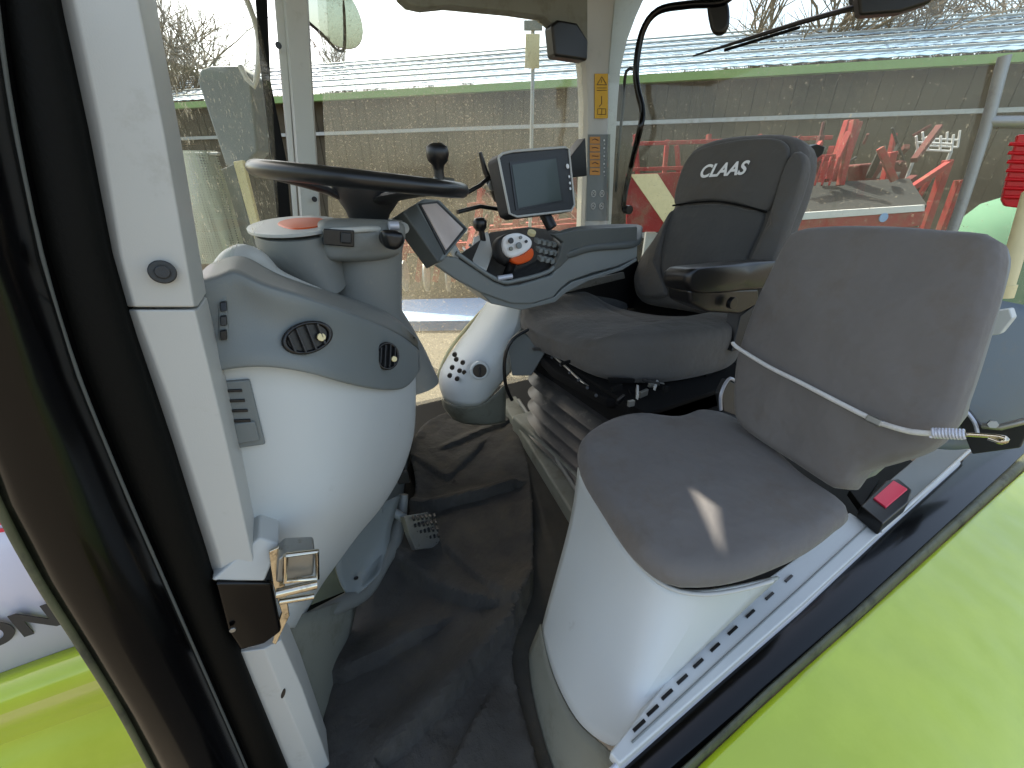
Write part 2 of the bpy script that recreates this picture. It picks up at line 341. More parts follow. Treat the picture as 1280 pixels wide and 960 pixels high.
# --- bare trees beyond the shed
def tree(px, D, h, seed, label, spread=.5, evergreen=False):
    rnd = random.Random(seed); b = PD(px, 215, D); b.z = GZ
    t = thing('evergreen_tree' if evergreen else 'bare_tree', label, 'tree', b, 'trees beyond the shed roof')
    trunk = tubevf([b, b+V((rnd.uniform(-.2, .2), 0, h*.3)), b+V((rnd.uniform(-.3, .3), rnd.uniform(-.3, .3), h*.62))], [h*.022, h*.017, h*.009], 8)
    link('trunk', trunk[0], trunk[1], 'bark', t)
    acc = []
    if evergreen:
        vs, fs = [], []
        for k in range(9000):
            z = rnd.random(); rr = h*.28*(1-z*.75)*math.sqrt(rnd.random())*(.75+.35*math.sin(z*23+seed)); a = rnd.uniform(0, 6.28)
            p = b+V((math.cos(a)*rr, math.sin(a)*rr, h*(.06+.94*z))); s = rnd.uniform(.05, .12)
            d1 = V((rnd.gauss(0, 1), rnd.gauss(0, 1), rnd.gauss(0, .5))).normalized()*s; d2 = d1.orthogonal().normalized()*s*.6
            i0 = len(vs); vs += [p-d1, p+d2, p+d1]; fs.append((i0, i0+1, i0+2))
        me = link('crown', vs, fs, 'conif', t, smooth=0); return t
    def br(p, d, L, r, lev):
        pts = [p]; q = p.copy(); dd = d.copy()
        NS = 3 if lev < 4 else 2
        for s in range(NS):
            dd = (dd+V((rnd.gauss(0, .22), rnd.gauss(0, .22), .06))).normalized(); q = q+dd*L/NS; pts.append(q.copy())
        acc.append(tubevf(pts, [r, r*.8, r*.62, r*.4][:NS+1], 3 if lev > 2 else 6, cap=False))
        if lev < 5:
            for k in range(4 if lev != 4 else 3):
                s = rnd.choice([1, 2, NS]); nd = (dd+V((rnd.gauss(0, spread), rnd.gauss(0, spread), rnd.gauss(.12, spread*.6)))).normalized()
                br(pts[s], nd, L*rnd.uniform(.55, .8), r*.58, lev+1)
    for k in range(9):
        z = h*rnd.uniform(.2, .62); a = rnd.uniform(0, 6.28)
        br(b+V((0, 0, z)), V((math.cos(a)*.8, math.sin(a)*.8, .75)).normalized(), h*.26, h*.009, 1)
    v, f = join(acc); link('crown', v, f, 'bark', t, smooth=0)
    return t
tree(235, 19, 8.5, 1, 'bare twiggy tree seen above the perforated guard at the far left', .6)
tree(212, 15, 8.0, 21, 'nearest bare tree at the far left above the exhaust guard', .6)
tree(268, 17, 9.5, 22, 'bare tree directly above the dark wing mirror housing', .6)
tree(590, 26, 9.0, 23, 'distant bare tree above the shed roof in the middle of the side window', .6)
tree(300, 23, 9.5, 2, 'tall bare tree just left of the black front corner seal', .6)
tree(455, 24, 9.0, 3, 'bare tree seen behind the wing mirror near the grey corner pillar')
tree(890, 20, 8.2, 4, 'bare tree above the shed roof right of the black grab rail', .6)
tree(1010, 18, 8.4, 5, 'bare tree above the roof where the wiper arm crosses', .6)
tree(1120, 17, 8.6, 6, 'bare tree directly beneath the black work lamp at top right', .65)
tree(1210, 16, 8.3, 8, 'bare tree standing at the right end of the shed roof line', .65)
tree(960, 15, 9.5, 11, 'bare tree between the black wiper arm and the driver seat headrest', .6)
tree(1165, 14.5, 9.6, 12, 'bare tree just right of the black work lamp, nearer than the others', .6)
tree(1060, 21, 10.5, 13, 'taller bare tree far behind the shed left of the work lamp', .6)
tree(1290, 16, 8.6, 9, 'bare tree farthest right, cut off by the edge of the picture', .65)

# ================================================================= OUTSIDE: machinery in the yard
def bar(p, q, w, m, parent, name='frame_bar', h=None):
    p, q = V(p), V(q); d = (q-p); L = d.length; d.normalize(); s = d.cross(V((0, 0, 1)))
    s = s.normalized() if s.length > .01 else V((1, 0, 0)); u2 = s.cross(d)
    return obox(name, (p+q)/2, d*L/2, s*w, u2*(h or w), m, parent, bevel=.008)
# implement with grey hood and red side (right of the driver seat)
imp = thing('farm_implement', 'red farm implement with dark grey hood and white stripe beyond the driver seat', 'farm machine', PD(1070, 300, 5.2))
D = 5.2
hd = [PD(1000, 247, D), PD(985, 262, D-.15), PD(1140, 252, D-.15), PD(1160, 258, D), PD(1138, 226, D+.5), PD(1010, 232, D+.5)]
prism('hood', [PD(992, 268, D), PD(1160, 256, D), PD(1138, 222, D+.7), PD(1004, 228, D+.7)], (0, 0, -.14), 'greytarp', imp, bevel=.02)
prism('white_stripe', [PD(1000, 266, D-.06), PD(1156, 256, D-.06), PD(1156, 264, D-.06), PD(1000, 275, D-.06)], fh*.04, 'whitepaint', imp)
prism('side_panel', [PD(985, 276, D-.05), PD(1158, 264, D-.05), PD(1152, 282, D-.05), PD(985, 300, D-.05)], fh*.9, 'red', imp, bevel=.01)
disc('badge', PD(1104, 272, D-.06), -fh, .05, .01, 'bluesheet', imp)
prism('lower_body', [PD(975, 300, D), PD(1152, 284, D), PD(1150, 420, D), PD(975, 430, D)], fh*.8, 'red', imp, bevel=.02)
for (a, b) in (((1050, 232), (1068, 150)), ((1035, 225), (1062, 165)), ((1000, 200), (1045, 196)), ((1118, 226), (1100, 185)), ((1132, 240), (1185, 205))):
    bar(PD(a[0], a[1], D+.5), PD(b[0], b[1], D+.6), .035, 'red', imp)
for k in range(5): bar(PD(1000+k*9, 232, D+.4), PD(1012+k*9, 196, D+.5), .012, 'red', imp, 'tine')
# second implement: long red machine lower behind seat / console
rak = thing('red_cultivator', 'rusty red cultivator frame behind the two monitors and the console', 'farm machine', PD(640, 300, 7))
for k in range(6):
    x = 592+k*24; bar(PD(x, 330, 7), PD(x+10, 236+6*(k % 2), 7.3), .05, 'red', rak)
for yv in (250, 285, 318): bar(PD(585, yv+8, 7), PD(745, yv-4, 6.7), .05, 'red', rak)
for k in range(5): bar(PD(500+k*22, 352, 7.6), PD(508+k*22, 300, 7.6), .05, 'red', rak, 'leg')
bar(PD(490, 312, 7.6), PD(620, 306, 7.4), .07, 'red', rak)
for k in range(4): disc('disc_blade', PD(505+k*27, 345, 7.3), cr, .27, .03, 'galv', rak)
rnd = random.Random(5)
for k in range(30):
    x = rnd.uniform(590, 735); y = rnd.uniform(185, 320); D_ = rnd.uniform(6.3, 7.8)
    bar(PD(x, y, D_), PD(x+rnd.uniform(-26, 26), y+rnd.uniform(8, 60), D_+rnd.uniform(-.4, .4)), rnd.uniform(.015, .05), rnd.choice(['red', 'maroon', 'maroon', 'greytarp']), rak)
prism('main_beam', [PD(585, 285, 7.2), PD(740, 272, 7), PD(740, 292, 7), PD(585, 306, 7.2)], fh*.3, 'red', rak)
gr2 = thing('hay_tedder', 'red spring tine machine seen between grab rail and seat headrest', 'farm machine', PD(900, 230, 9))
for k in range(9):
    x = 800+k*26; bar(PD(x, 262, 8.2), PD(x+(8 if k % 2 else -6), 168+7*(k % 3), 8.4), .035, 'red', gr2)
for yv in (180, 212, 240): bar(PD(790, yv, 8.2), PD(1040, yv-8, 7.6), .03, 'red', gr2)
prism('gearbox_block', [PD(1075, 205, 6.8), PD(1135, 200, 6.8), PD(1140, 235, 6.8), PD(1078, 236, 6.8)], fh*.3, 'maroon', gr2, bevel=.04)
prism('gearbox_block', [PD(1010, 215, 6.6), PD(1045, 208, 6.6), PD(1050, 240, 6.6), PD(1005, 242, 6.6)], fh*.3, 'greytarp', gr2, bevel=.04)
rnd = random.Random(8)
for k in range(46):
    x = rnd.uniform(985, 1175); y = rnd.uniform(150, 262); D_ = rnd.uniform(6.0, 7.4)
    bar(PD(x, y, D_), PD(x+rnd.uniform(-34, 24), y+rnd.uniform(6, 52), D_+rnd.uniform(-.4, .4)), rnd.uniform(.012, .045), rnd.choice(['red', 'maroon', 'maroon', 'red', 'greytarp']), gr2)
for (a, b) in (((1062, 150), (1035, 232)), ((1072, 152), (1046, 232)), ((1115, 190), (1105, 232)), ((1150, 300), (1185, 200)), ((1172, 300), (1200, 225))):
    bar(PD(a[0], a[1], 6), PD(b[0], b[1], 6), .045, 'red', gr2)
# warning board
wb = thing('warning_board', 'red and pale yellow striped warning board beyond the grab rail', 'sign', PD(815, 250, 4.2))
D = 4.2
prism('board', [PD(783, 218, D), PD(852, 215, D), PD(852, 290, D), PD(783, 290, D)], fh*.02, 'red', wb)
prism('stripe', [PD(788, 218, D-.008), PD(822, 217, D-.008), PD(851, 262, D-.008), PD(851, 290, D-.008), PD(838, 290, D-.008)], fh*.006, 'cream', wb, bevel=0)
prism('post', [PD(808, 290, D+.03), PD(820, 290, D+.03), V((PD(820, 290, D+.03).x, PD(820, 290, D+.03).y, GZ)), V((PD(808, 290, D+.03).x, PD(808, 290, D+.03).y, GZ))], fh*.05, 'galv', wb)
# wire cage
cg = thing('wire_crate', 'small pale wire crate standing in the yard right of the red implement', 'crate', PD(1165, 190, 6.5))
acc = []
D = 6.5
for (a, b) in (((1145, 170), (1147, 187)), ((1192, 168), (1189, 189)), ((1147, 187), (1189, 189)), ((1145, 178), (1190, 180)), ((1158, 171), (1160, 188)), ((1176, 170), (1175, 188))):
    acc.append(tubevf([PD(a[0], a[1], D), PD(b[0], b[1], D)], .014, 6)); acc.append(tubevf([PD(a[0]+8, a[1]-5, D+.5), PD(b[0]+8, b[1]-5, D+.5)], .014, 6))
v, f = join(acc); link('wire_panel', v, f, 'whitepaint', cg)
for p in ((1147, 187), (1189, 189)):
    q = PD(p[0], p[1], D); tube('leg', [q, V((q.x, q.y, GZ))], .02, 'galv', cg)
# pale blue sheets lying by the tractor
st = thing('corrugated_sheet_stack', 'stack of pale blue corrugated sheets lying on the gravel past the floor window', 'roofing sheets', PZ(550, 390, -2.8))
acc = []
p0, p1, p2, p3 = [PZ(x, y, -2.75) for x, y in ((470, 402), (640, 400), (640, 372), (480, 376))]
for lay in range(5):
    vs = []; fs = []
    for i in range(41):
        t = i/40; hgt = .03*(i % 2)-lay*.055
        vs += [lerp(p0, p3, t)+V((lay*.03, 0, hgt)), lerp(p1, p2, t)+V((lay*.03, 0, hgt)), lerp(p0, p3, t)+V((lay*.03, 0, hgt-.03)), lerp(p1, p2, t)+V((lay*.03, 0, hgt-.03))]
    for i in range(40):
        a = i*4; fs += [(a, a+4, a+5, a+1), (a+2, a+3, a+7, a+6)]
    acc.append((vs, fs))
for k, (vs, fs) in enumerate(acc): link('sheet', vs, fs, 'bluesheet', st, smooth=0)
box('timber_bearer', (p0.x+.1, p0.y+.1, GZ), (p2.x-.1, p2.y-.1, GZ+.1-.02), 'galv', st)
# green lidded drum and red lamp seen through the rear glass
gt = thing('green_tank', 'pale green round plastic tank seen through the rear glass at far right', 'tank', PD(1262, 300, 3.2))
c0 = PD(1275, 320, 3.4)
loft('tank_body', [ell(c0+V((0, 0, z)), r, r) for z, r in ((-.9, .5), (.0, .5), (.22, .46), (.38, .36), (.46, .2), (.49, .02))], 'greenlid', gt, smooth=60)
disc('lid', c0+V((0, 0, .47)), (0, 0, 1), .12, .05, 'greenlid', gt)

# ================================================================= THE CAB SHELL
cab = thing('tractor_cab', 'lime green tractor cab with pale grey trimmed pillars and open doorway', 'tractor cab', (0.6, .9, -.97))
# floor pan and roof
box('floor_pan', (-.35, .30, -1.02), (2.0, 1.78, -.962), 'rubber', cab)
# roof: slabs around an unseen slot, added to throw sunlight on the passenger seat
zr = .80
def up_to_roof(x, y): p = PZ(x, y, -.47); return p+sdir*((zr-p.z)/sdir.z)
sun_slot = [up_to_roof(*p) for p in ((855, 596), (888, 584), (952, 661), (896, 682))]
sun_slot.sort(key=lambda p: math.atan2(p.y-sum(q.y for q in sun_slot)/4, p.x-sum(q.x for q in sun_slot)/4))
outer = [V((-.45, .10, zr)), V((1.62, .10, zr)), V((1.62, 2.30, zr)), V((-.45, 2.30, zr))]  # far overhang stretched out of view to keep sun off the floor mat
rot = min(range(4), key=lambda r_: sum((outer[k]-sun_slot[(k+r_) % 4]).length for k in range(4))); sun_slot = sun_slot[rot:]+sun_slot[:rot]
acc = [slab([outer[k], outer[(k+1) % 4], sun_slot[(k+1) % 4], sun_slot[k]], V((0, 0, .012))) for k in range(4)]
v, f = join(acc); link('roof', v, f, 'olive', cab, smooth=0)

# --- right-hand header of the roof (top centre)
GY = 1.74
header = [PY(500, -6, GY-.04), PY(512, 5, GY-.04), PY(530, 9, GY-.04), PY(560, 6, GY-.04), PY(640, 14, GY-.04), PY(680, 20, GY-.04), PY(696, 34, GY-.04), PY(712, 42, GY-.04), PY(735, 60, GY-.04), PY(735, -80, GY-.04), PY(500, -80, GY-.04)]
prism('roof_rail', header, (0, .06, 0), 'olive', cab, bevel=.006)
# --- centre pillar (right hand side)
py_ = 1.70
def sec_pillar(xl, xr, y, Y0, dp):
    a = PY(xl, y, Y0); b = PY(xr, y, Y0+.02); e = (b-a)*.18
    return [a+V((0, dp, 0)), a+V((0, .012, 0)), a+e*.5, b-e*.5, b+V((0, .012, 0)), b+V((0, dp, 0))]
secs = []
for y, xl, xr in ((-60, 690, 860), (0, 716, 806), (20, 722, 797), (50, 730, 786), (85, 735, 778), (130, 737, 774), (200, 736, 770), (275, 733, 766), (330, 731, 764), (520, 722, 752)):
    secs.append(sec_pillar(xl, xr, y, py_, .08))
loft('centre_pillar', secs, 'trim', cab, smooth=40)
# stickers on the pillar
def onp(x, y): return PY(x, y, py_-.002)
def sticker(name, x0, y0, x1, y1, m, parent=cab, lift=0):
    return prism(name, [onp(x0, y0)+V((0, -lift, 0)), onp(x1, y0)+V((0, -lift, 0)), onp(x1, y1)+V((0, -lift, 0)), onp(x0, y1)+V((0, -lift, 0))], (0, .0015, 0), m, parent, bevel=0)
s = sticker('warning_sticker', 743.5, 92, 760, 148, 'yellow')
tri = [onp(752, 96), onp(758, 106), onp(746, 106)]
acc = [tubevf([tri[i]+V((0, -.001, 0)), tri[(i+1) % 3]+V((0, -.001, 0))], .0012, 5) for i in range(3)]
acc += [tubevf([onp(752, 99.5)+V((0, -.001, 0)), onp(752, 103.5)+V((0, -.001, 0))], .0012, 5)]
acc += [tubevf([onp(746, y)+V((0, -.001, 0)), onp(758, y)+V((0, -.001, 0))], .0009, 5) for y in (110, 113)]
acc += [tubevf([onp(752, 120)+V((0, -.001, 0)), onp(752, 130)+V((0, -.001, 0)), onp(749, 133)+V((0, -.001, 0))], .0016, 5)]
acc += [tubevf([onp(x, 136)+V((0, -.001, 0)), onp(x, 143)+V((0, -.001, 0))], .0011, 5) for x in (747, 752, 757)]+[tubevf([onp(747, y)+V((0, -.001, 0)), onp(757, y)+V((0, -.001, 0))], .0011, 5) for y in (136, 143)]
v, f = join(acc); link('pictogram', v, f, 'ink', s)
pl = prism('label_plate', [onp(735, 168), onp(763, 168), onp(761, 276), onp(733, 276)], (0, .001, 0), 'mid', cab, bevel=0)
for k in range(5):
    y = 171+k*9.8
    q = sticker('fuse_label', 737, y, 749.5, y+8.6, 'orange', cab, .003)
    link('symbol', *join([tubevf([onp(739.5, y+4.2)+V((0, -.0045, 0)), onp(743, y+2.5+(k % 3))+V((0, -.0045, 0)), onp(747, y+4.6)+V((0, -.0045, 0))], .0017, 5)]), 'ink', q)
    disc('indicator_lamp', onp(754.5, y+4.5)+V((0, -.002, 0)), (0, -1, 0), .0035, .003, 'white', cab, n=10)
    disc('indicator_lamp', onp(755.2, y+9.2)+V((0, -.002, 0)), (0, -1, 0), .002, .003, 'white', cab, n=8)
for (x, y) in ((741.5, 242), (752, 242), (741, 257.5), (751.5, 257.5)):
    v, f = torusvf(onp(x, y)+V((0, -.003, 0)), (0, 1, 0), .0135, .002, 24, 6); q = link('round_symbol', v, f, 'whitepaint', cab)
    link('symbol', *join([tubevf([onp(x-2, y-2)+V((0, -.003, 0)), onp(x+2, y+2)+V((0, -.003, 0))], .0016, 5), tubevf([onp(x+1.6, y-2.4)+V((0, -.003, 0)), onp(x-2, y+1.6)+V((0, -.003, 0))], .0016, 5)]), 'whitepaint', q)
# right front corner: black seal and grey pillar
loft('corner_pillar', [sec_pillar(xl, xr, y, 1.52, .07) for y, xl, xr in ((-30, 352, 384), (0, 354, 386), (150, 366, 394), (280, 376, 402), (330, 380, 404))], 'trim', cab, smooth=40)
disc('screw_cap', PY(348, 57, 1.515), (0, -1, 0), .008, .004, 'black', cab)
disc('screw_cap', PY(393, 249, 1.515), (0, -1, 0), .008, .004, 'black', cab)
prism('corner_seal', [PY(317, -30, 1.55), PY(333, -30, 1.55), PY(338, 100, 1.55), PY(358, 200, 1.55), PY(368, 330, 1.55), PY(352, 330, 1.55), PY(338, 190, 1.55), PY(325, 80, 1.55)], (0, .05, 0), 'rubber', cab)
prism('corner_seal', [PY(341, -30, 1.54), PY(353, -30, 1.54), PY(375, 300, 1.54), PY(369, 300, 1.54)], (0, .05, 0), 'trim', cab)
# windows
prism('side_window', [PY(394, -60, GY), PY(750, -60, GY), PY(742, 640, GY), PY(430, 640, GY)], (0, .005, 0), 'glass', cab, bevel=0)
RA = PY(756, 100, 1.72); RB = V((2.55, .1, 0)); rdir = V((RB.x-RA.x, RB.y-RA.y, 0)); rln = rdir.cross(V((0, 0, 1))).normalized()
def PR(x, y, off=0): return PP(x, y, RA+rln*off, rln)
prism('rear_window', [PR(762, -60), PR(1420, -60), PR(1420, 560), PR(757, 420)], -rln*.005*(1 if rln.y < 0 else -1), 'glass3', cab, bevel=0)
wp = [PY(150, -60, .62), PY(325, -30, 1.56), PY(352, 330, 1.56), PY(262, 330, .62)]
prism('windscreen', [PP(x, y, PY(200, 150, .60), (PY(340, 100, 1.56)-PY(200, 150, .60)).cross(V((0, 0, 1))).normalized()) for x, y in ((150, -60), (330, -60), (352, 330), (225, 330))], (-.004, 0, 0), 'glass2', cab, bevel=0)
# rear glass frame bars
for pts, r in (([(1256, 70), (1250, 92), (1232, 160), (1200, 262), (1185, 300)], .016), ([(1236, 152), (1300, 152)], .016)):
    tube('window_frame_bar', [PR(x, y, .02) for x, y in pts], r, 'galv', cab, sm=10)
# rear lower ledge at right (blue grey B-post trim)
grid('rear_corner_trim', [[PX(1205, 366, 1.42), PX(1262, 378, 1.5), PX(1340, 392, 1.6)], [PX(1190, 440, 1.40), PX(1256, 455, 1.48), PX(1330, 470, 1.62)], [PX(1175, 510, 1.38), PX(1222, 545, 1.46), PX(1305, 508, 1.62)], [PX(1165, 560, 1.36), PX(1206, 566, 1.46), PX(1285, 540, 1.62)]], 'trimdark', cab, solid=.01)
prism('trim_clip', [PX(1225, 392, 1.36), PX(1262, 386, 1.36), PX(1266, 398, 1.36), PX(1250, 418, 1.36), PX(1228, 421, 1.36)], (.03, 0, 0), 'trimblue', cab)
# --- left door pillar
def dsec(pts, dp=.06): return pts+[pts[-1]+V((0, dp, 0)), pts[0]+V((0, dp, 0))]
def lp(xl, xm, xr, y, Y0=.46): return dsec([PY(xl, y, Y0+.015), PY(xm, y, Y0), PY(xr-5, y+0, Y0), PY(xr, y, Y0+.01)])
loft('door_pillar', [lp(62, 84, 172, -40), lp(67, 92, 178, 0), lp(100, 125, 209, 160), lp(133, 151, 237, 320), lp(150, 168, 248, 384)], 'trim', cab, smooth=25, bevel=.002)
loft('door_pillar_lower', [lp(151, 170, 248.5, 387), lp(192, 212, 276, 500), lp(230, 250, 304, 620), lp(255, 272, 319, 690), lp(262, 280, 327, 722)], 'trim', cab, smooth=25, bevel=.002)
prism('pillar_foot_cap', [PY(263, 727, .45), PY(331, 727, .45), PY(350, 680, .47), PY(324, 672, .47)], (0, .05, 0), 'trim', cab)
sp = disc('speaker_plug', PY(203, 340, .456), -ray(203, 340), .0098, .004, 'black', cab); disc('plug_centre', PY(203, 340, .450), -ray(203, 340), .0055, .003, 'dark', sp)
loft('door_pillar_base', [dsec([PY(294, 816, .46), PY(330, 811, .45), PY(352, 800, .46)]), dsec([PY(320, 872, .46), PY(352, 866, .45), PY(378, 860, .46)]), dsec([PY(375, 1000, .46), PY(410, 1000, .45), PY(428, 1000, .46)])], 'trim', cab, smooth=25, bevel=.002)
disc('drain_slot', PY(354, 866, .452), (0, -1, 0), .0095, .002, 'black', cab, ry=.0028, up=(.4, 0, 1))
# outer black frame of the doorway and its seals
def strip(name, L, R, YL, YR, m, parent, bulge=.012, dp=.05):
    secs = []
    for (xl, yl), (xr, yr) in zip(L, R):
        a = PY(xl, yl, YL); b = PY(xr, yr, YR); mm = (a+b)/2+V((0, -bulge, 0)); q1 = lerp(a, mm, .5)+V((0, -bulge*.35, 0)); q2 = lerp(mm, b, .5)+V((0, -bulge*.35, 0))
        secs.append([a+V((0, dp, 0)), a, q1, mm, q2, b, b+V((0, dp, 0))])
    return loft(name, secs, m, parent, smooth=60)
Lr = [(-8, -40), (4, 60), (20, 160), (48, 300), (84, 430), (150, 590), (210, 730), (262, 850), (310, 960), (330, 1010)]
Rr = [(58, -40), (67, 10), (101, 160), (133, 318), (166, 430), (214, 570), (262, 722), (316, 858), (356, 955), (378, 1010)]
strip('inner_door_seal', Lr, Rr, .445, .452, 'rubber', cab, .006, .05)
Lo = [(-160, -40), (-150, 60), (-130, 160), (-100, 320), (-60, 470), (-2, 622), (48, 718), (100, 800), (152, 884), (190, 955), (220, 1010)]
Ro = [(-10, -40), (2, 60), (18, 160), (52, 320), (98, 470), (160, 622), (202, 718), (238, 800), (275, 884), (306, 955), (328, 1010)]
strip('door_frame', Lo, Ro, .40, .43, 'blackgloss', cab, .02, .06)
v, f = tubevf([PY(x, y, .43) for x, y in Ro], .0016, 8, 40); link('frame_lip', v, f, 'midark', cab, smooth=60)
v, f = tubevf([PY(x-38, y+6, .416) for x, y in Ro], .0035, 8, 40); link('seal_bead', v, f, 'rubber', cab, smooth=60)
v, f = tubevf([PY(x-2, y+2, .40) for x, y in Lo[4:]], .0035, 8, 40); link('seal_bead', v, f, 'rubolive', cab, smooth=60)
# hinge block and chrome door catch
prism('hinge_block', [PY(268, 729, .445), PY(340, 729, .45), PY(352, 790, .45), PY(330, 806, .445), PY(300, 814, .44), PY(284, 790, .44)], (0, .06, 0), 'blackgloss', cab, bevel=.004)
disc('hinge_bolt', PY(291, 786, .438), (0, -1, 0), .004, .003, 'steel', cab, n=6)
ck = thing('door_catch', 'worn chrome door catch bolted on the front door pillar', 'door catch', PY(370, 720, .46))
prism('catch_plate', [PY(336, 690, .455), PY(349, 684, .455), PY(356, 730, .455), PY(362, 770, .455), PY(345, 806, .455), PY(340, 804, .455), PY(352, 766, .455), PY(341, 730, .455)], (0, .004, 0), 'chrome', ck, bevel=.001)
a, b, c_, d_ = PY(357, 694, .43), PY(396, 689, .43), PY(397, 722, .43), PY(356, 727, .43)
acc = [tubevf([a, b, c_, d_, a], .0033, 8)]; v, f = join(acc); link('catch_frame', v, f, 'chrome', ck, smooth=50)
prism('catch_body', [PY(347, 700, .44), PY(357, 692, .44), PY(394, 690, .44), PY(392, 720, .44), PY(358, 726, .44), PY(345, 730, .44)], (0, .03, 0), 'steel', ck, bevel=.003)
tube('striker_pin', [PY(345, 742, .432), PY(396, 730, .432)], .0062, 'chrome', ck)
tube('striker_pin', [PY(349, 752, .44), PY(392, 745, .44)], .004, 'chrome', ck)
# --- door sill on the right
SZ = -.70
def Zp(x, y, z=SZ): return PZ(x, y, z)
def sline(y0, pts, z): return [PZ(x, y, z) for x, y in pts]
IN = [(700, 1010), (782, 955), (1000, 765), (1207, 578), (1240, 548), (1330, 466)]
sil_in = [(720, 1010), (781, 954), (880, 866), (1000, 762), (1100, 668), (1200, 578), (1250, 535), (1330, 464)]
sil_out = [(770, 1030), (862, 950), (955, 862), (1070, 760), (1170, 668), (1262, 584), (1300, 548), (1380, 475)]
gr_out = [(790, 1040), (880, 947), (972, 862), (1086, 762), (1190, 666), (1280, 586), (1320, 548), (1400, 475)]
def sstrip(name, A_, B_, z0, z1, m, bulge, dp=.03):
    secs = []
    for (xa, ya), (xb, yb) in zip(A_, B_):
        a = PZ(xa, ya, z0); b = PZ(xb, yb, z1); mm = (a+b)/2+V((0, 0, bulge)); secs.append([a-V((0, 0, dp)), a, lerp(a, mm, .5)+V((0, 0, bulge*.3)), mm, lerp(mm, b, .5)+V((0, 0, bulge*.3)), b, b-V((0, 0, dp))])
    return loft(name, secs, m, cab, smooth=60)
sstrip('door_sill', sil_in, sil_out, -.715, -.725, 'blackgloss', .004)
sstrip('sill_seal', sil_out, gr_out, -.722, -.73, 'rubolive', .008)
tr_in = [(x-7, y-6) for x, y in sil_in]
sstrip('sill_lip', tr_in[:6], [(x+1, y+1) for x, y in sil_in[:6]], -.70, -.705, 'alu', .003)
# lime fender falling away outside the sill
go = gr_out
top = [PZ(x+2, y+2, -.735) for x, y in go]
rows = [top]
for k, (dy, dz) in enumerate(((-.03, -.012), (-.16, -.03), (-.34, -.10), (-.52, -.24), (-.7, -.5))):
    rows.append([p+V((0, dy*(1+.15*math.sin(i*.9+k)), dz)) for i, p in enumerate(top)])
fen = grid('fender', rows, 'lime', cab, sub=2, solid=.004)
# --- tractor bonnet at lower left (through the gap ahead of the door frame)
bon = thing('tractor_bonnet', 'lime bonnet side with white panel and dark lettering at lower left', 'bonnet', PY(60, 900, .62))
def bp(x, y, o=0): return PY(x, y, .62+o)
grid('upper_panel', [[bp(-120, 560, .06), bp(20, 560, .06), bp(170, 560, .06)], [bp(-120, 884, 0), bp(20, 836, 0), bp(170, 784, 0)]], 'bonnetwhite', bon, sub=0, solid=.006)
grid('lower_panel', [[bp(-120, 884, .0), bp(10, 838, 0), bp(80, 812, 0), bp(200, 772, 0)], [bp(-120, 940, -.07), bp(10, 893, -.07), bp(80, 868, -.07), bp(220, 815, -.07)], [bp(-120, 985, .05), bp(10, 925, .05), bp(90, 899, .05), bp(240, 842, .05)], [bp(-120, 1010, -.03), bp(10, 960, -.03), bp(110, 930, -.03), bp(250, 880, -.03)], [bp(-160, 1260, .03), bp(10, 1200, .03), bp(150, 1140, .03), bp(330, 1090, .03)]], 'lime', bon, sub=2, solid=.006)
e1 = (bp(66, 778, .01)-bp(0, 800, .01)).normalized()
pn = e1.cross((bp(20, 560, .06)-bp(20, 836, 0)).normalized()).normalized()
tp = PP(36, 780, bp(20, 836, 0), pn)*.992
text('lettering', 'AXION', tp-e1*.062, e1, V((0, 0, 1)), .058, 'ink', bon, bold=.0022)
sm2 = PP(-2, 655, bp(20, 836, 0), pn)*.992
text('red_lettering', 'CLAAS', sm2-e1*.05, e1, V((0, 0, 1)), .04, 'redbtn', bon, bold=.001)

# ================================================================= items outside the windscreen
mir = thing('wing_mirror', 'dark teal wing mirror housing seen through the windscreen', 'mirror', PD(285, 140, 1.9))
D = 1.95
prism('housing', [PD(246, 100, D), PD(250, 86, D), PD(262, 82, D), PD(300, 82, D), PD(312, 92, D), PD(322, 190, D), PD(300, 212, D), PD(282, 208, D)], fh*.1, 'mid', mir, bevel=.01)
tube('arm', [PD(300, 82, D), PD(318, 108, D), PD(322, 40, D), PD(290, -40, D)], .01, 'whitepaint', mir, sm=12)
hs = thing('exhaust_guard', 'perforated silver exhaust heat guard ahead of the windscreen', 'exhaust guard', PD(280, 260, 1.7))
D = 1.8
acc = []
gp = [[PD(lerp(x0, x1, i/6), y, D+.06*math.sin(i/6*math.pi)*-1) for i in range(7)] for y, x0, x1 in ((188, 212, 270), (230, 222, 284), (330, 240, 312))]
mperf = mat('perforated_steel', (160, 164, 150), .4, metal=.5, var=.1)
nn = mperf.node_tree.nodes; ll = mperf.node_tree.links
vo = nn.new('ShaderNodeTexVoronoi'); vo.inputs['Scale'].default_value = 110; vo.inputs['Randomness'].default_value = 0.0
tcn = nn.new('ShaderNodeTexCoord'); ll.new(tcn.outputs['Object'], vo.inputs['Vector'])
cmp = nn.new('ShaderNodeMath'); cmp.operation = 'GREATER_THAN'; cmp.inputs[1].default_value = .33; ll.new(vo.outputs['Distance'], cmp.inputs[0])
ll.new(cmp.outputs[0], nn['Principled BSDF'].inputs['Alpha'])
grid('perforated_sheet', gp, mperf, hs, sub=1, solid=0)
grid('inner_pipe', [[PD(lerp(x0, x1, i/6), y, D+.09-.05*math.sin(i/6*math.pi)) for i in range(7)] for y, x0, x1 in ((192, 216, 268), (340, 240, 310))], 'steel', hs, sub=1)
prism('bracket', [PD(205, 190, D-.03), PD(272, 190, D-.03), PD(272, 194, D-.03), PD(205, 194, D-.03)], fh*.02, 'galv', hs)
prism('side_strap', [PD(291, 202, D), PD(303, 200, D), PD(324, 285, D), PD(318, 300, D)], fh*.02, 'cream', hs)
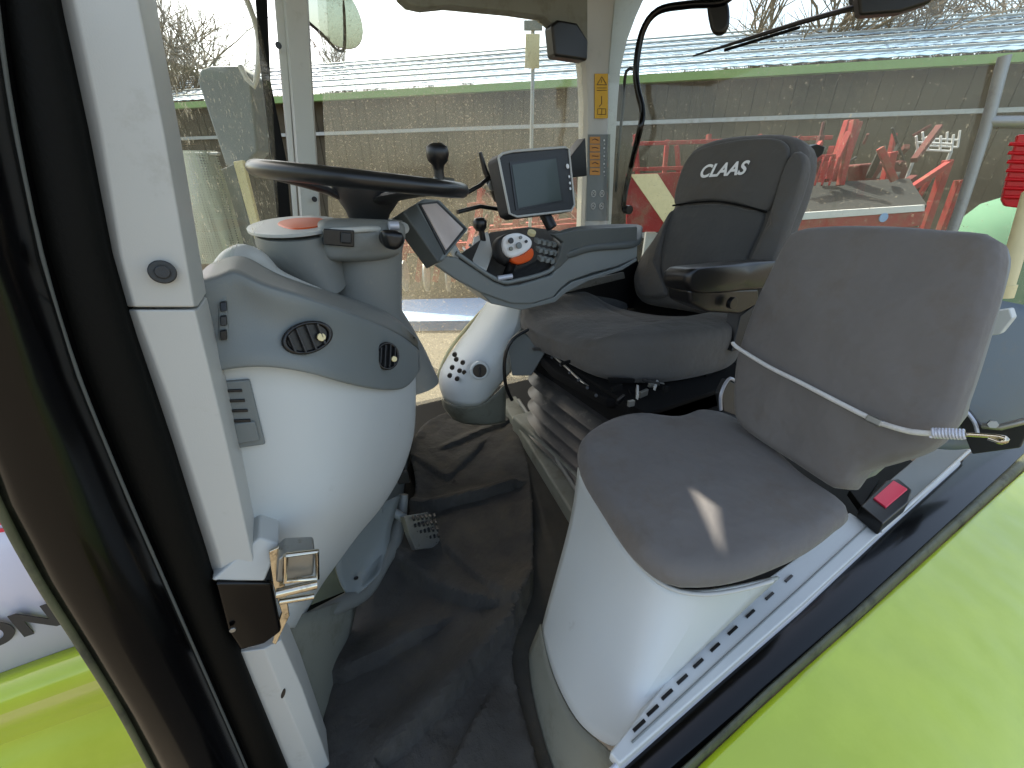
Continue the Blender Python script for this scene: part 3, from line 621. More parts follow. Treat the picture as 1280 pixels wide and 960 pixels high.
prism('side_plate', [PD(268, 215, D+.05), PD(292, 205, D+.05), PD(325, 335, D+.05), PD(300, 335, D+.05)], fh*.02, 'mid', hs)
cm = thing('convex_mirror', 'round convex mirror hanging outside the top of the side window', 'mirror', PY(410, 20, 1.95))
disc('mirror_glass', PY(412, 12, 1.95), (-.2, -1, -.1), .085, .012, mat('mirror_silver', (200, 204, 200), .06, metal=1), cm, ry=.125)
tube('rim', [PY(365, 0, 1.93), PY(380, 22, 1.93), PY(402, 42, 1.93), PY(429, 64, 1.93), PY(429, -10, 1.93)], .005, 'black', cm, sm=16)
lb = thing('pole_sign', 'tan notice strip on a pole beyond the side window top', 'sign', PD(665, 60, 3))
prism('upper_plate', [PD(655, 25, 3), PD(678, 25, 3), PD(678, 38, 3), PD(655, 38, 3)], fh*.01, 'olive', lb)
prism('lower_plate', [PD(657, 42, 3), PD(675, 42, 3), PD(674, 85, 3), PD(656, 85, 3)], fh*.01, 'cream', lb)
tube('pole', [PD(666, 26, 3.03), PD(666, 88, 3.03), V((PD(666, 88, 3.03).x, PD(666, 88, 3.03).y, GZ))], .012, 'galv', lb)

# ================================================================= items on the cab inside
sv = thing('cab_speaker', 'black speaker box under the roof beside the centre pillar', 'speaker', PY(712, 50, 1.62))
prism('housing', [PY(690, 30, 1.64), PY(698, 24, 1.64), PY(722, 28, 1.64), PY(736, 50, 1.64), PY(735, 76, 1.64), PY(694, 70, 1.64)], (0, .06, 0), 'black', sv, bevel=.01)
def PI(x, y, k=.93): return PR(x, y)*k
gh = thing('grab_rail', 'bent black tubular grab rail right of the centre pillar', 'grab rail', PY(790, 150, 1.6))
tube('rail', [PI(925, -20), PI(905, 2), PI(860, 6), PI(822, 14), PI(803, 40), PI(795, 85), PI(797, 112), PI(803, 140), PI(798, 170), PY(787, 215, 1.62), PY(780, 250, 1.62), PY(780, 263, 1.62)], .0125, 'blackgloss', gh, sm=60)
tube('brace_rod', [PY(797, 88, 1.63), PY(783, 89, 1.64), PY(779, 130, 1.66), PY(773, 190, 1.66), PY(770, 240, 1.66)], .0065, 'black', gh, sm=24)
disc('foot_clamp', PY(782, 262, 1.60), (0, -1, 0), .02, .03, 'black', gh)
pillow('end_knob', [PI(885, 0), PI(908, 0), PI(912, 25), PI(906, 40), PI(894, 42), PI(887, 30)], rln*(-1 if rln.y > 0 else 1), .03, .012, 'black', gh)
tb = tube('window_stay', [PR(780, 100, .05)]+[PR(x, y, .05) for x, y in ((865, 70), (960, 42), (1072, 8), (1100, -10))][1:], .006, 'black', None) if False else None
wa = thing('wiper_arm', 'thin black wiper arm slanting across the top of the rear glass', 'wiper', PR(960, 40, -.03))
tube('arm', [PI(x, y, .97) for x, y in ((866, 70), (930, 50), (1000, 28), (1072, 8), (1110, -8))], [.003, .006, .008, .009, .01], 'black', wa)
tube('blade', [PI(x, y+5, .97) for x, y in ((905, 58), (1000, 29))], .005, 'rubber', wa)
wl = thing('work_lamp', 'black work lamp housing cut by the top edge at right', 'work lamp', PR(1115, 0, .02))
prism('housing', [PI(1070, -30, .9), PI(1180, -40, .9), PI(1166, 2, .9), PI(1125, 15, .9), PI(1075, 19, .9)], V((.03, .03, 0)), 'black', wl, bevel=.008)
prism('bracket', [PR(1072, -30, .08), PR(1090, -30, .08), PR(1088, 12, .08), PR(1074, 12, .08)], V((0, .03, 0)), 'dark', wl)
# red ribbed lamp and cream rod at the right edge
rl = thing('red_reflector_bar', 'red ribbed plastic bar at the right edge behind the seat', 'rear lamp', PX(1270, 215, 1.55))
X0 = 1.5
prism('bar', [PX(1272, 168, X0), PX(1300, 168, X0), PX(1290, 262, X0), PX(1256, 258, X0), PX(1252, 250, X0)], (.03, .01, 0), 'redtail', rl)
for k in range(7):
    y = 180+k*11; tube('rib', [PX(1262-(k)*1.2, y, X0-.004), PX(1292, y+1, X0-.004)], .004, 'redtail', rl)
cr_ = thing('gas_strut', 'cream coloured door strut rising behind the folding seat back', 'strut', PX(1262, 320, 1.35))
tube('rod', [PX(1254, 366, 1.3), PX(1262, 340, 1.3), PX(1290, 240, 1.35)], .014, 'cream', cr_)
tube('end_socket', [PX(1251, 372, 1.3), PX(1256, 356, 1.3)], .018, 'cream', cr_)

# ================================================================= FRONT CONSOLE (dashboard)
con = thing('front_console', 'pale grey moulded front console with round vents beside the door pillar', 'dashboard', PY(400, 600, .6))
def interp(tab, y):
    for (a, va), (b, vb) in zip(tab, tab[1:]):
        if y <= b: return va+(vb-va)*max(0, (y-a)/(b-a))
    return tab[-1][1]
RB_ = [(330, 505), (400, 512), (430, 523), (450, 527), (500, 527), (545, 525), (575, 517), (610, 500), (640, 480), (665, 455), (700, 430), (735, 402), (765, 386), (790, 372)]
LB_ = [(330, 232), (380, 240), (450, 256), (570, 285), (650, 305), (735, 325), (790, 335)]
def conp(u, y, off=0):
    xl = interp(LB_, y); xr = interp(RB_, y); x = lerp(xl, xr, u)
    wd_ = interp([(330, 1), (560, 1), (640, .8), (790, .45)], y)
    Y0 = interp([(330, .56), (400, .54), (600, .52), (790, .50)], y)
    return PY(x, y, Y0+wd_*.34*u**5+off)
ys = [412, 440, 475, 510, 545, 580, 610, 640, 668, 700, 735, 765, 785]
us = [0, .2, .4, .6, .75, .86, .94, 1]
rows = [[conp(u, y) for u in us]+[conp(1, y)+V((-.03, .10, 0)), conp(1, y)+V((-.07, .22, 0))] for y in ys]
grid('lower_shell', rows, 'trimblue', con, sub=2, solid=.005)
# dark upper fascia
TOP = [(246, 352), (262, 350), (278, 345), (290, 338), (305, 345), (330, 358), (370, 368), (420, 385), (465, 402), (505, 420), (524, 438)]
BOT = [(272, 464), (288, 461), (305, 459), (330, 458), (360, 461), (395, 468), (430, 478), (465, 486), (492, 489), (512, 484), (525, 462)]
def yfas(x, y, off):
    xl = interp(LB_, y); xr = interp(RB_, y); u = min(1, max(0, (x-xl)/(xr-xl)))
    Y0 = interp([(330, .56), (400, .54), (600, .52), (790, .50)], y); return PY(x, y, Y0+.34*u**5+off)
rows = []
for k, t in enumerate((0, .12, .35, .65, .88, 1)):
    off = -.013-(.006 if t in (.0, .12) else 0)-(.006 if t > .8 else 0)
    dent = .007 if .3 < t < .7 else 0
    rows.append([yfas(lerp(a[0], b[0], t), lerp(a[1], b[1], t), off+dent*(1 if 2 < i < 10 else .2)) for i, (a, b) in enumerate(zip(TOP, BOT))])
grid('upper_fascia', rows, 'mid', con, sub=2, solid=.008)
# top shelf behind the fascia
rt = [yfas(a, b, -.006) for a, b in TOP]
RG = [(246, 352), (256, 330), (275, 322), (300, 316), (318, 322), (345, 342), (385, 356), (430, 372), (470, 385), (503, 398), (520, 420)]
mid_ = [PY(x, y, .78 if i > 2 else .72) for i, (x, y) in enumerate(RG)]
bk = [p+V((0, .22, -.03)) for p in mid_]
grid('top_shelf', [rt, [lerp(a, b, .5)+V((0, 0, .006)) for a, b in zip(rt, mid_)], mid_, bk], 'column', con, sub=2, solid=.006)
tube('shelf_roll', [PY(270, 345, .70), PY(285, 330, .72), PY(302, 322, .75), PY(318, 326, .76), PY(340, 345, .77), PY(372, 358, .78), PY(400, 366, .80)], [.01, .016, .02, .019, .015, .012, .008], 'trim', con, sm=30)
# round vents
def vent(cx, cy, rx, ry, ang, off, nrm):
    c = yfas(cx, cy, off-.012); nrm = V(nrm).normalized()
    up = V((math.sin(ang), 0, math.cos(ang)))
    v, f = torusvf((0, 0, 0), (0, 0, 1), 1, .13, 36, 10); a = (up-nrm*up.dot(nrm)).normalized(); b = nrm.cross(a)
    vs = [c+a*p.x*ry+b*p.y*rx+nrm*p.z*.03 for p in v]
    o = link('round_vent', vs, f, 'black', con, smooth=60)
    disc('vent_bowl', c-nrm*.006, nrm, ry, .005, 'black', o, ry=rx, up=a)
    for k in (-.55, -.1, .35, .75):
        h = math.sqrt(1-k*k)*.92
        obox('vane', c+b*rx*k+nrm*.002, a*ry*h, b*rx*.05, nrm*.006, 'dark', o, bevel=.0008)
    disc('vent_knob', c+b*rx*-.5-a*ry*.2+nrm*.004, nrm, .005, .004, 'cream', o)
    return o
n1 = V((.18, -1, .12)).normalized(); n2 = V((.55, -.85, .1)).normalized()
def fnrm(x, y):
    n_ = (yfas(x+14, y, 0)-yfas(x-14, y, 0)).cross(yfas(x, y-14, 0)-yfas(x, y+14, 0)).normalized(); return -n_ if n_.y > 0 else n_
vent(385, 422, .027, .0175, -.1, -.002, (fnrm(385, 422)*.5-ray(385, 422).normalized()*.5))
vent(484, 445, .0195, .0215, .35, -.012, (fnrm(484, 445)*.4-ray(484, 445).normalized()*.6))
# switches at left
sw = prism('switch_panel', [yfas(272, 368, -.016), yfas(284, 370, -.016), yfas(286, 428, -.014), yfas(273, 426, -.014)], (0, .004, 0), 'mid', con)
for y in (378, 396, 414):
    prism('switch', [yfas(274.5, y, -.02), yfas(283, y-1, -.02), yfas(284, y+11, -.02), yfas(275.5, y+12, -.02)], (0, .006, 0), 'black', con, bevel=.001)
# square louvre
def cf_(x, y, off): return conp((x-interp(LB_, y))/(interp(RB_, y)-interp(LB_, y)), y, off)
acc = []
fr = prism('louvre_frame', [cf_(274, 478, -.006), cf_(312, 475, -.006), cf_(332, 556, -.006), cf_(290, 562, -.006)], (0, .006, 0), 'mid', con, bevel=.002)
for k in range(4):
    y = 488+k*12.5; x0 = 276+k*3.6
    prism('louvre_slot', [cf_(x0, y, -.0085), cf_(x0+26, y-1, -.0085), cf_(x0+27, y+2.2, -.0085), cf_(x0+1, y+3, -.0085)], (0, .003, 0), 'black', fr, bevel=.0005)
prism('louvre_flap', [cf_(292, 530, -.0095), cf_(319, 527, -.0095), cf_(325, 551, -.0095), cf_(296, 556, -.0095)], (0, .004, 0), 'mid', fr, bevel=.002)
# lower wheel-arch side, skirt, trims
grid('kick_panel', [[PY(440, 655, .80), PY(465, 634, .86), PY(500, 618, .92)], [PY(415, 690, .76), PY(450, 680, .80), PY(488, 655, .86)], [PY(420, 725, .74), PY(450, 722, .77), PY(484, 690, .80)], [PY(436, 748, .72), PY(452, 742, .73), PY(474, 718, .74)]], 'mid', con, sub=2)
disc('screw_hole', PY(432, 676, .768), (0, -1, 0), .007, .003, 'black', con)
disc('screw_hole', PY(445, 722, .748), (0, -1, 0), .005, .003, 'black', con)
tube('arch_trim', [PY(505, 618, .95), PY(500, 650, .92), PY(492, 678, .88), PY(476, 706, .82), PY(456, 738, .76), PY(425, 756, .70), PY(380, 778, .62), PY(345, 790, .56)], [.012, .02, .022, .022, .02,   .018, .014, .01], 'column', con, sm=30)
grid('side_skirt', [[PY(340, 772, .56), PY(385, 768, .60), PY(420, 752, .68), PY(446, 748, .74)], [PY(350, 830, .52), PY(388, 840, .56), PY(415, 850, .61), PY(424, 850, .66)], [PY(375, 930, .49), PY(395, 935, .505), PY(412, 940, .52), PY(418, 940, .55)], [PY(392, 1010, .47), PY(402, 1010, .48), PY(410, 1010, .487), PY(416, 1010, .50)]], 'olive', con, sub=2)
prism('kick_liner', [PY(320, 735, .84), PY(455, 700, .84), PY(452, 760, .84), PY(400, 800, .84), PY(330, 805, .84)], (0, .01, 0), 'mid', con)
# bulkhead closing the front of the footwell
prism('bulkhead', [V((.08, .86, -.96)), V((.30, 1.45, -.96)), V((.30, 1.45, -.60)), V((.08, .86, -.45))], (-.02, 0, 0), 'mid', con)

# pedals
pd = thing('brake_pedal', 'ribbed steel pedal on a grey arm by the floor mat', 'pedal', PY(528, 662, .86))
tube('arm', [PY(470, 618, .92), PY(485, 635, .90), PY(505, 648, .88), PY(520, 656, .87)], .012, 'mid', pd, sm=10)
p_ = [PY(505, 645, .86), PY(535, 640, .88), PY(549, 668, .86), PY(551, 684, .85), PY(520, 687, .83), PY(512, 668, .845)]
prism('pad', p_, (-.01, .012, -.01), 'steel', pd, bevel=.002)
acc = []
for i in range(6):
    for j in range(5):
        q = PY(517+i*5.2+j*1.6, 648+j*8-i*.6, .858)
        acc.append(boxvf(q, V((.0028, 0, 0)), V((0, .006, 0)), V((0, 0, .0042))))
v, f = join(acc); link('tread_studs', v, f, 'dark', pd, smooth=0)
p2 = thing('clutch_pedal', 'small black pedal half hidden behind the console', 'pedal', PY(504, 598, 1.0))
prism('pad', [PY(494, 588, .98), PY(510, 590, .98), PY(513, 604, .97), PY(498, 606, .97)], (0, .015, 0), 'black', p2)
tube('arm', [PY(500, 560, 1.02), PY(503, 590, .99)], .008, 'black', p2)

# ================================================================= STEERING
sc_ = thing('steering_column', 'grey steering column with stalk switches and instrument pod', 'steering column', PY(450, 350, .95))
cc = PY(455, 330, .95)
secs = []
for y, xl, xr in ((276, 412, 500), (300, 410, 500), (330, 408, 500), (360, 406, 500), (390, 407, 500), (410, 418, 512), (440, 430, 528), (480, 440, 545)):
    a = PY(xl, y, .95); b = PY(xr, y, .95); m_ = (a+b)/2; secs.append(ell(m_, (b-a).length/2, .085, 30, pw=.8))
loft('column_cover', secs, 'column', sc_, smooth=60)
shr = [PY(400, 292, .84), PY(404, 279, .84), PY(425, 273, .84), (PY(470, 274, .84)), PY(503, 277, .84), PY(510, 288, .84), PY(508, 306, .84), PY(500, 320, .84), PY(470, 327, .84), PY(425, 328, .84), PY(403, 322, .84)]
pillow('switch_shroud', shr, (.05, -1, .05), .17, .02, 'column', sc_, dome=.004)
pillow('shroud_lid', [PY(400, 284, .86), PY(415, 276, .88), PY(500, 276, .90), PY(508, 286, .88), PY(470, 283, .835), PY(420, 285, .835)], (0, 0, 1), .01, .004, 'trim', sc_)
sb = prism('switch_bezel', [PY(404, 286, .828), PY(443, 288, .828), PY(443, 309, .828), PY(404, 306, .828)], (0, .01, 0), 'black', sc_, bevel=.002)
prism('rocker', [PY(426, 290, .822), PY(440, 291, .822), PY(440, 305, .822), PY(426, 304, .822)], (0, .006, 0), 'dark', sb)
tube('stalk', [PY(478, 296, .86), PY(492, 300, .80)], [.014, .016], 'dark', sc_, n=18)
pillow('stalk_knob', [PY(480, 291, .79), PY(492, 288, .79), PY(505, 292, .79), PY(507, 304, .79), PY(498, 313, .79), PY(484, 309, .79)], (.1, -1, 0), .03, .012, 'black', sc_)
tube('stalk_collar', [PY(486, 282, .83), PY(498, 282, .83)], .008, 'alu', sc_)
# instrument pod
secs = []
for y, xl, xr, tl in ((287, 316, 420, 0), (300, 318, 424, 0), (318, 330, 428, 0), (335, 352, 430, 0), (350, 372, 432, 0)):
    a = PY(xl, y, .93); b = PY(xr, y, .93); secs.append(ell((a+b)/2, (b-a).length/2, .10, 30, nrm=(-.05, -.12, 1)))
loft('instrument_pod', secs, 'column', sc_, smooth=60)
a = PY(318, 285, .93); b = PY(418, 285, .93); disc('pod_lid', (a+b)/2+V((0, 0, .001)), (-.05, -.1, 1), .082, .006, 'trim', sc_, ry=.095, up=(1, 0, 0), n=40)
pn_ = V((-.05, -.1, 1)).normalized(); pc_ = (a+b)/2+pn_*.009
pillow('orange_tab', [pc_+V((x, y, 0))-pn_*(V((x, y, 0)).dot(pn_)) for x, y in ((-.01, -.05), (.03, -.055), (.055, -.02), (.05, .04), (.0, .06), (-.03, .02))], pn_, .012, .004, 'orangered', sc_)
# wheel
WC = V((.175, .95, .016)); WN = V((.0945, -.034, 1)).normalized()
swl = thing('steering_wheel', 'black steering wheel seen edge on with a spinner knob', 'steering wheel', WC)
v, f = torusvf(WC, WN, .192, .0175, 96, 18, .85); link('rim', v, f, 'blackgloss' if False else mat('steering_wheel_rubber', (26, 27, 28), .3, var=.15, dirt=(58, 54, 46), dscale=30, dthr=.6), swl, smooth=80)
hubc = WC-WN*.055
loft('hub', [ell(WC-WN*d, r, r, 28, WN) for d, r in ((.012, .05), (.016, .066), (.035, .062), (.06, .045), (.085, .035), (.10, .034))], 'dark', swl, smooth=60)
for a in (10, 130, 250):
    d = (WN.orthogonal().normalized()); d = Matrix.Rotation(math.radians(a), 3, WN) @ d
    sd = WN.cross(d)
    secs = []
    for t in (0, .25, .5, .75, 1):
        r_ = lerp(.04, .185, t); z = -lerp(.04, .006, t**.6); w_ = lerp(.03, .014, t)
        secs.append(ell(WC+d*r_+WN*z, w_, .009, 12, d, sd))
    loft('spoke', secs, 'dark', swl, smooth=60)
kp = PY(549, 222, .90)
kn = [(0, .011), (.018, .010), (.028, .012), (.036, .020), (.05, .0235), (.062, .021), (.068, .012), (.069, .002)]
loft('spinner_knob', [ell(kp+V((0, 0, h-.006)), r, r, 20) for h, r in kn], 'black', swl, smooth=60)
tube('knob_clamp', [kp+V((-.012, 0, -.01)), kp+V((.03, 0, -.012))], .012, 'steel', swl)

# ================================================================= RIGHT CONSOLE + ARMREST CONTROLS
rc = thing('armrest_console', 'grey control armrest with dark top, joystick and keypad beside the driver seat', 'control console', PY(700, 340, 1.1))
AY = 1.02
# side shell
side = [(538, 328), (552, 320), (572, 322), (618, 352), (632, 358), (650, 356), (690, 344), (702, 326), (712, 312), (745, 306), (798, 298), (797, 322), (770, 334), (740, 342), (712, 352), (700, 362), (692, 372), (665, 380), (640, 380), (600, 366), (570, 350)]
prism('side_shell', [PY(x, y, AY) for x, y in side], (0, .02, 0), 'mid', rc, bevel=.006, seg=3)
prism('inner_shell', [PY(x, y, AY+.021) for x, y in [(545, 330), (575, 330), (620, 356), (690, 350), (712, 318), (795, 304), (795, 318), (740, 338), (700, 358), (660, 376), (600, 362)]], (0, .18, 0), 'mid', rc, bevel=.01)
prism('lower_shell', [PY(x, y, AY+.008) for x, y in [(598, 364), (640, 378), (668, 379), (694, 371), (702, 362), (716, 352), (775, 334), (796, 322), (797, 326), (778, 338), (735, 352), (708, 366), (694, 378), (652, 388), (615, 380)]], (0, .12, 0), 'mid', rc, bevel=.004)
# dark top deck (tray)
dk = [PY(572, 318, AY+.01), PY(622, 353, AY+.005), PY(650, 352, AY+.005), PY(688, 340, AY+.01), PY(700, 322, AY+.01), PY(706, 305, AY+.06), PY(700, 288, AY+.22), PY(660, 283, AY+.25), PY(612, 290, AY+.22)]
def deckz(p): return p
prism('top_deck', dk, (0, 0, -.02), 'dark', rc, bevel=.005)
tube('deck_rim', [PY(570, 316, AY), PY(622, 350, AY-.004), PY(648, 350, AY-.004), PY(688, 338, AY), PY(701, 320, AY), PY(712, 306, AY+.0)], .006, 'mid', rc, sm=24)
# arm pad running back to the seat
pillow('arm_pad', [PY(694, 290, AY+.14), PY(730, 281, AY+.14), PY(796, 280, AY+.14), PY(803, 288, AY+.05), PY(796, 301, AY-.01), PY(740, 306, AY-.01), PY(708, 314, AY-.005), PY(698, 302, AY+.06)], (0, 0, 1), .022, .009, 'midark', rc)
prism('arm_side', [PY(x, y, AY-.006) for x, y in [(690, 293), (720, 287), (797, 283), (797, 302), (745, 309), (716, 319), (700, 335), (689, 341), (700, 318), (704, 303)]], (0, .02, 0), 'midark', rc, bevel=.004)
prism('tray_lining', [PY(586, 330, AY+.02), PY(592, 300, AY+.16), PY(610, 292, AY+.2), PY(616, 318, AY+.06), (PY(608, 340, AY+.0))], (0, 0, .008), 'trim', rc, bevel=.003)
# joystick
jc = PY(648, 308, AY-.02)
js = thing('multifunction_joystick', 'white and orange multifunction joystick with thumb buttons', 'joystick', jc)
pillow('grip', [PY(622, 306, AY), PY(626, 296, AY), PY(640, 290, AY), PY(655, 291, AY), PY(667, 300, AY), PY(668, 318, AY), PY(660, 328, AY), PY(642, 332, AY), (PY(626, 324, AY))], (0, -1, .25), .05, .018, 'dark', js)
pillow('button_plate', [PY(630, 300, AY-.012), PY(636, 293, AY-.012), (PY(650, 291, AY-.012)), PY(664, 298, AY-.012), PY(665, 308, AY-.012), PY(655, 317, AY-.012), PY(640, 322, AY-.012), PY(631, 314, AY-.012)], (0, -1, .25), .02, .008, 'white', js)
pillow('orange_base', [PY(640, 323, AY-.012), (PY(654, 318, AY-.012)), PY(665, 310, AY-.012), PY(668, 317, AY-.012), PY(664, 325, AY-.012), PY(652, 330, AY-.012), PY(643, 329, AY-.012)], (0, -1, .25), .02, .006, 'orangered', js)
for x, y, r, m_ in ((638, 301, .0075, 'black'), (648, 307, .0085, 'mid'), (638, 311, .0055, 'olive'), (650, 297, .0045, 'mid'), (657, 302, .004, 'dark')):
    disc('thumb_button', PY(x, y, AY-.02), (0, -1, .2), r, .006, m_, js, n=16)
tube('stem', [PY(640, 328, AY+.0), PY(634, 344, AY+.02)], .014, 'black', js)
tube('wrist_rest', [PY(622, 348, AY-.006), PY(640, 345, AY-.01)], .007, 'alu', js)
# keypad keys
for i in range(4):
    for j in range(3):
        q = PY(672+i*6.5+j*2, 301+j*11+i*1.4, AY+.035-j*.012)
        obox('key', q, V((.0065, .0, 0)), V((0, .011, .003)), V((0, -.001, .006)), 'mid', rc, bevel=.002)
disc('rotary_dial', PY(664, 293, AY+.03), (0, -.6, 1), .012, .01, 'cream', rc)
# small lever behind
lv = thing('hand_lever', 'small black hand lever with round knob left of the joystick', 'lever', PY(602, 300, 1.16))
tube('rod', [PY(606, 312, 1.16), PY(601, 285, 1.16)], .009, 'black', lv)
loft('knob', [ell(PY(600, 284, 1.16)+V((0, 0, h)), r, r, 16) for h, r in ((-.01, .012), (0, .02), (.016, .021), (.025, .014), (.027, .003))], 'black', lv, smooth=60)
pillow('boot', [PY(592, 318, 1.12), PY(600, 308, 1.14), PY(613, 310, 1.14), PY(618, 324, 1.1), (PY(605, 330, 1.08))], (0, -.3, 1), .03, .01, 'dark', lv)
ba = thing('cable_bundle', 'tangle of cables and small fittings under the terminals', 'cables', PY(590, 300, 1.2))
rnd = random.Random(3)
for k in range(9):
    p = [PY(rnd.uniform(572, 625), rnd.uniform(300, 345), rnd.uniform(1.1, 1.3)) for _ in range(4)]
    tube('cable', p, .0045, rnd.choice(['black', 'cream', 'trim']), ba, sm=14, n=8)
for k in range(6):
    q = PY(rnd.uniform(578, 612), rnd.uniform(318, 342), 1.12); obox('connector', q, V((.012, 0, 0)), V((0, .01, 0)), V((0, 0, .008)), rnd.choice(['cream', 'trim', 'dark']), ba)
# terminal 1 : tilted, near the wheel
t1 = thing('control_terminal', 'tilted grey control terminal with screen coloured as a pale reflection beside the wheel', 'monitor', PY(545, 290, 1.0))
q0, q1, q2, q3 = PY(522, 250, 1.02), PY(548, 248, 1.10), PY(583, 284, 1.08), PY(556, 316, .98)
fn = (q1-q0).cross(q3-q0).normalized()
if fn.dot(q0) > 0: fn = -fn
fc = [PY(x, y, 0) if False else PP(x, y, q0, fn) for x, y in ((506, 263), (530, 248), (549, 249), (586, 286), (555, 325), (549, 326))]
prism('housing', fc, -fn*.03, 'mid', t1, bevel=.004)
prism('screen_bezel', [PP(x, y, q0+fn*.004, fn) for x, y in ((524, 254), (547, 251), (583, 286), (557, 318))], -fn*.006, 'dark', t1, bevel=.001)
prism('screen', [PP(x, y, q0+fn*.0065, fn) for x, y in ((528, 256), (546, 254), (579, 286), (558, 312))], -fn*.004, 'screen2', t1, bevel=0)
prism('side_frame', [PP(x, y, q0+fn*.001, fn) for x, y in ((504, 264), (520, 254), (556, 316), (549, 328))], -fn*.04, 'midark', t1, bevel=.004)
tube('mount_arm', [PP(560, 300, q0-fn*.04, fn), PY(575, 325, 1.08), PY(590, 345, 1.05)], .012, 'trim', t1, sm=8)
# terminal 2 : screen facing camera
t2 = thing('guidance_monitor', 'dark guidance monitor with grey screen and side buttons', 'monitor', PY(670, 230, 1.15))
c0, c1, c2 = PY(624, 195, 1.13), PY(711, 184, 1.22), PY(640, 271, 1.10)
fn = (c1-c0).cross(c2-c0).normalized()
if fn.dot(c0) > 0: fn = -fn
def M2(x, y, o=0): return PP(x, y, c0+fn*o, fn)
prism('housing', [M2(622, 198), M2(626, 192), M2(640, 189), M2(706, 183), M2(712, 186), M2(719, 258), M2(715, 264), M2(645, 272), M2(637, 268)], -fn*.05, 'dark', t2, bevel=.008, seg=3)
tube('bezel_edge', [M2(x, y, .001) for x, y in ((623, 197), (628, 192), (642, 189), (706, 184), (711, 187), (718, 256), (714, 263), (646, 271), (637, 267), (623, 197))], .0035, 'trim', t2)
prism('screen_recess', [M2(637, 203, .002), M2(697, 195, .002), M2(705, 252, .002), M2(645, 263, .002)], -fn*.004, 'black', t2, bevel=0)
prism('screen', [M2(640, 206, .003), M2(695, 198, .003), M2(702, 250, .003), M2(648, 260, .003)], -fn*.003, 'screen', t2, bevel=0)
for k, (x, y) in enumerate(((709, 208), (711, 221), (712, 229), (712.5, 236))): disc('button', M2(x, y, .001), fn, .0075 if k == 0 else .0045, .003, 'white', t2, n=12)
tube('bracket', [M2(680, 266, -.03), PY(690, 285, 1.15)], .018, 'black', t2)
prism('rear_mount', [PY(714, 195, 1.25), PY(732, 172, 1.27), PY(734, 220, 1.27), (PY(716, 222, 1.25))], (0, .05, 0), 'black', t2)
ph = thing('phone_holder', 'thin black spring clip arm left of the guidance monitor', 'holder', PY(610, 235, 1.2))
tube('upright', [PY(600, 190, 1.2), PY(606, 212, 1.2), PY(614, 232, 1.2), PY(622, 250, 1.2)], [.005, .008, .011, .012], 'black', ph)
tube('arm', [PY(576, 245, 1.15), PY(600, 232, 1.18), PY(622, 212, 1.2)], .006, 'black', ph)
tube('arm', [PY(572, 265, 1.15), PY(600, 258, 1.18), PY(626, 262, 1.2)], .006, 'black', ph)
disc('clamp', PY(612, 232, 1.19), (0, -1, 0), .014, .02, 'steel', ph)
# white side console body below (with knob)
lc = thing('side_console', 'white plastic side console pedestal with round knob and buttons', 'side console', PY(595, 450, 1.25))
def LCp(x, y, Y): return PY(x, y, Y)
rows = [[LCp(612, 372, 1.42), LCp(625, 374, 1.30), LCp(646, 376, 1.20), LCp(700, 380, 1.2)],
        [LCp(585, 412, 1.40), LCp(605, 415, 1.26), LCp(640, 415, 1.18), LCp(700, 420, 1.2)],
        [LCp(562, 442, 1.37), LCp(583, 450, 1.23), LCp(622, 452, 1.17), LCp(660, 440, 1.2)],
        [LCp(543, 472, 1.35), LCp(562, 480, 1.22), LCp(612, 482, 1.16), LCp(634, 470, 1.2)],
        [LCp(556, 502, 1.33), LCp(568, 508, 1.22), LCp(603, 509, 1.17), LCp(614, 495, 1.21)]]
grid('pedestal_shell', rows, 'trimblue', lc, sub=2)
rows = [[LCp(552, 498, 1.345), LCp(566, 509, 1.225), LCp(604, 510, 1.18), LCp(634, 478, 1.22)], [LCp(552, 508, 1.36), LCp(569, 520, 1.24), LCp(607, 522, 1.19), LCp(632, 505, 1.23)], [LCp(566, 524, 1.38), LCp(580, 531, 1.26), LCp(612, 532, 1.21), LCp(632, 528, 1.24)]]
grid('pedestal_foot', rows, 'olive', lc, sub=2)
tube('door_edge', [PY(626, 365, 1.44), PY(590, 402, 1.42), PY(560, 440, 1.39), PY(545, 476, 1.37)], .007, 'cream', lc, sm=12)
kq = LCp(599.5, 463, 1.165); kn_ = V((-.35, -1, .15)).normalized()
v, f = torusvf(kq, kn_, .0275, .006, 32, 10); link('knob_bezel', v, f, 'trimblue', lc, smooth=60)
dk_ = disc('round_knob', kq-kn_*.006, kn_, .024, .012, 'black', lc, n=32)
obox('knob_ridge', kq+kn_*.010, V((0, 0, .018)), kn_*.004, kn_.cross(V((0, 0, 1))).normalized()*.004, 'dark', dk_)
for (x, y) in ((568, 446), (576, 450), (563, 456), (572, 460), (560, 466), (569, 470), (566, 440), (578, 462)):
    q = PY(x, y, 1.255); disc('push_button', q+V((0, -.02, 0)), (-.5, -1, .1), .0085, .012, 'black', lc, n=12)
tube('hose', [PY(660, 412, 1.1), PY(640, 425, 1.08), PY(631, 448, 1.08), PY(632, 480, 1.08), PY(640, 500, 1.08)], .006, 'black', lc, sm=16)

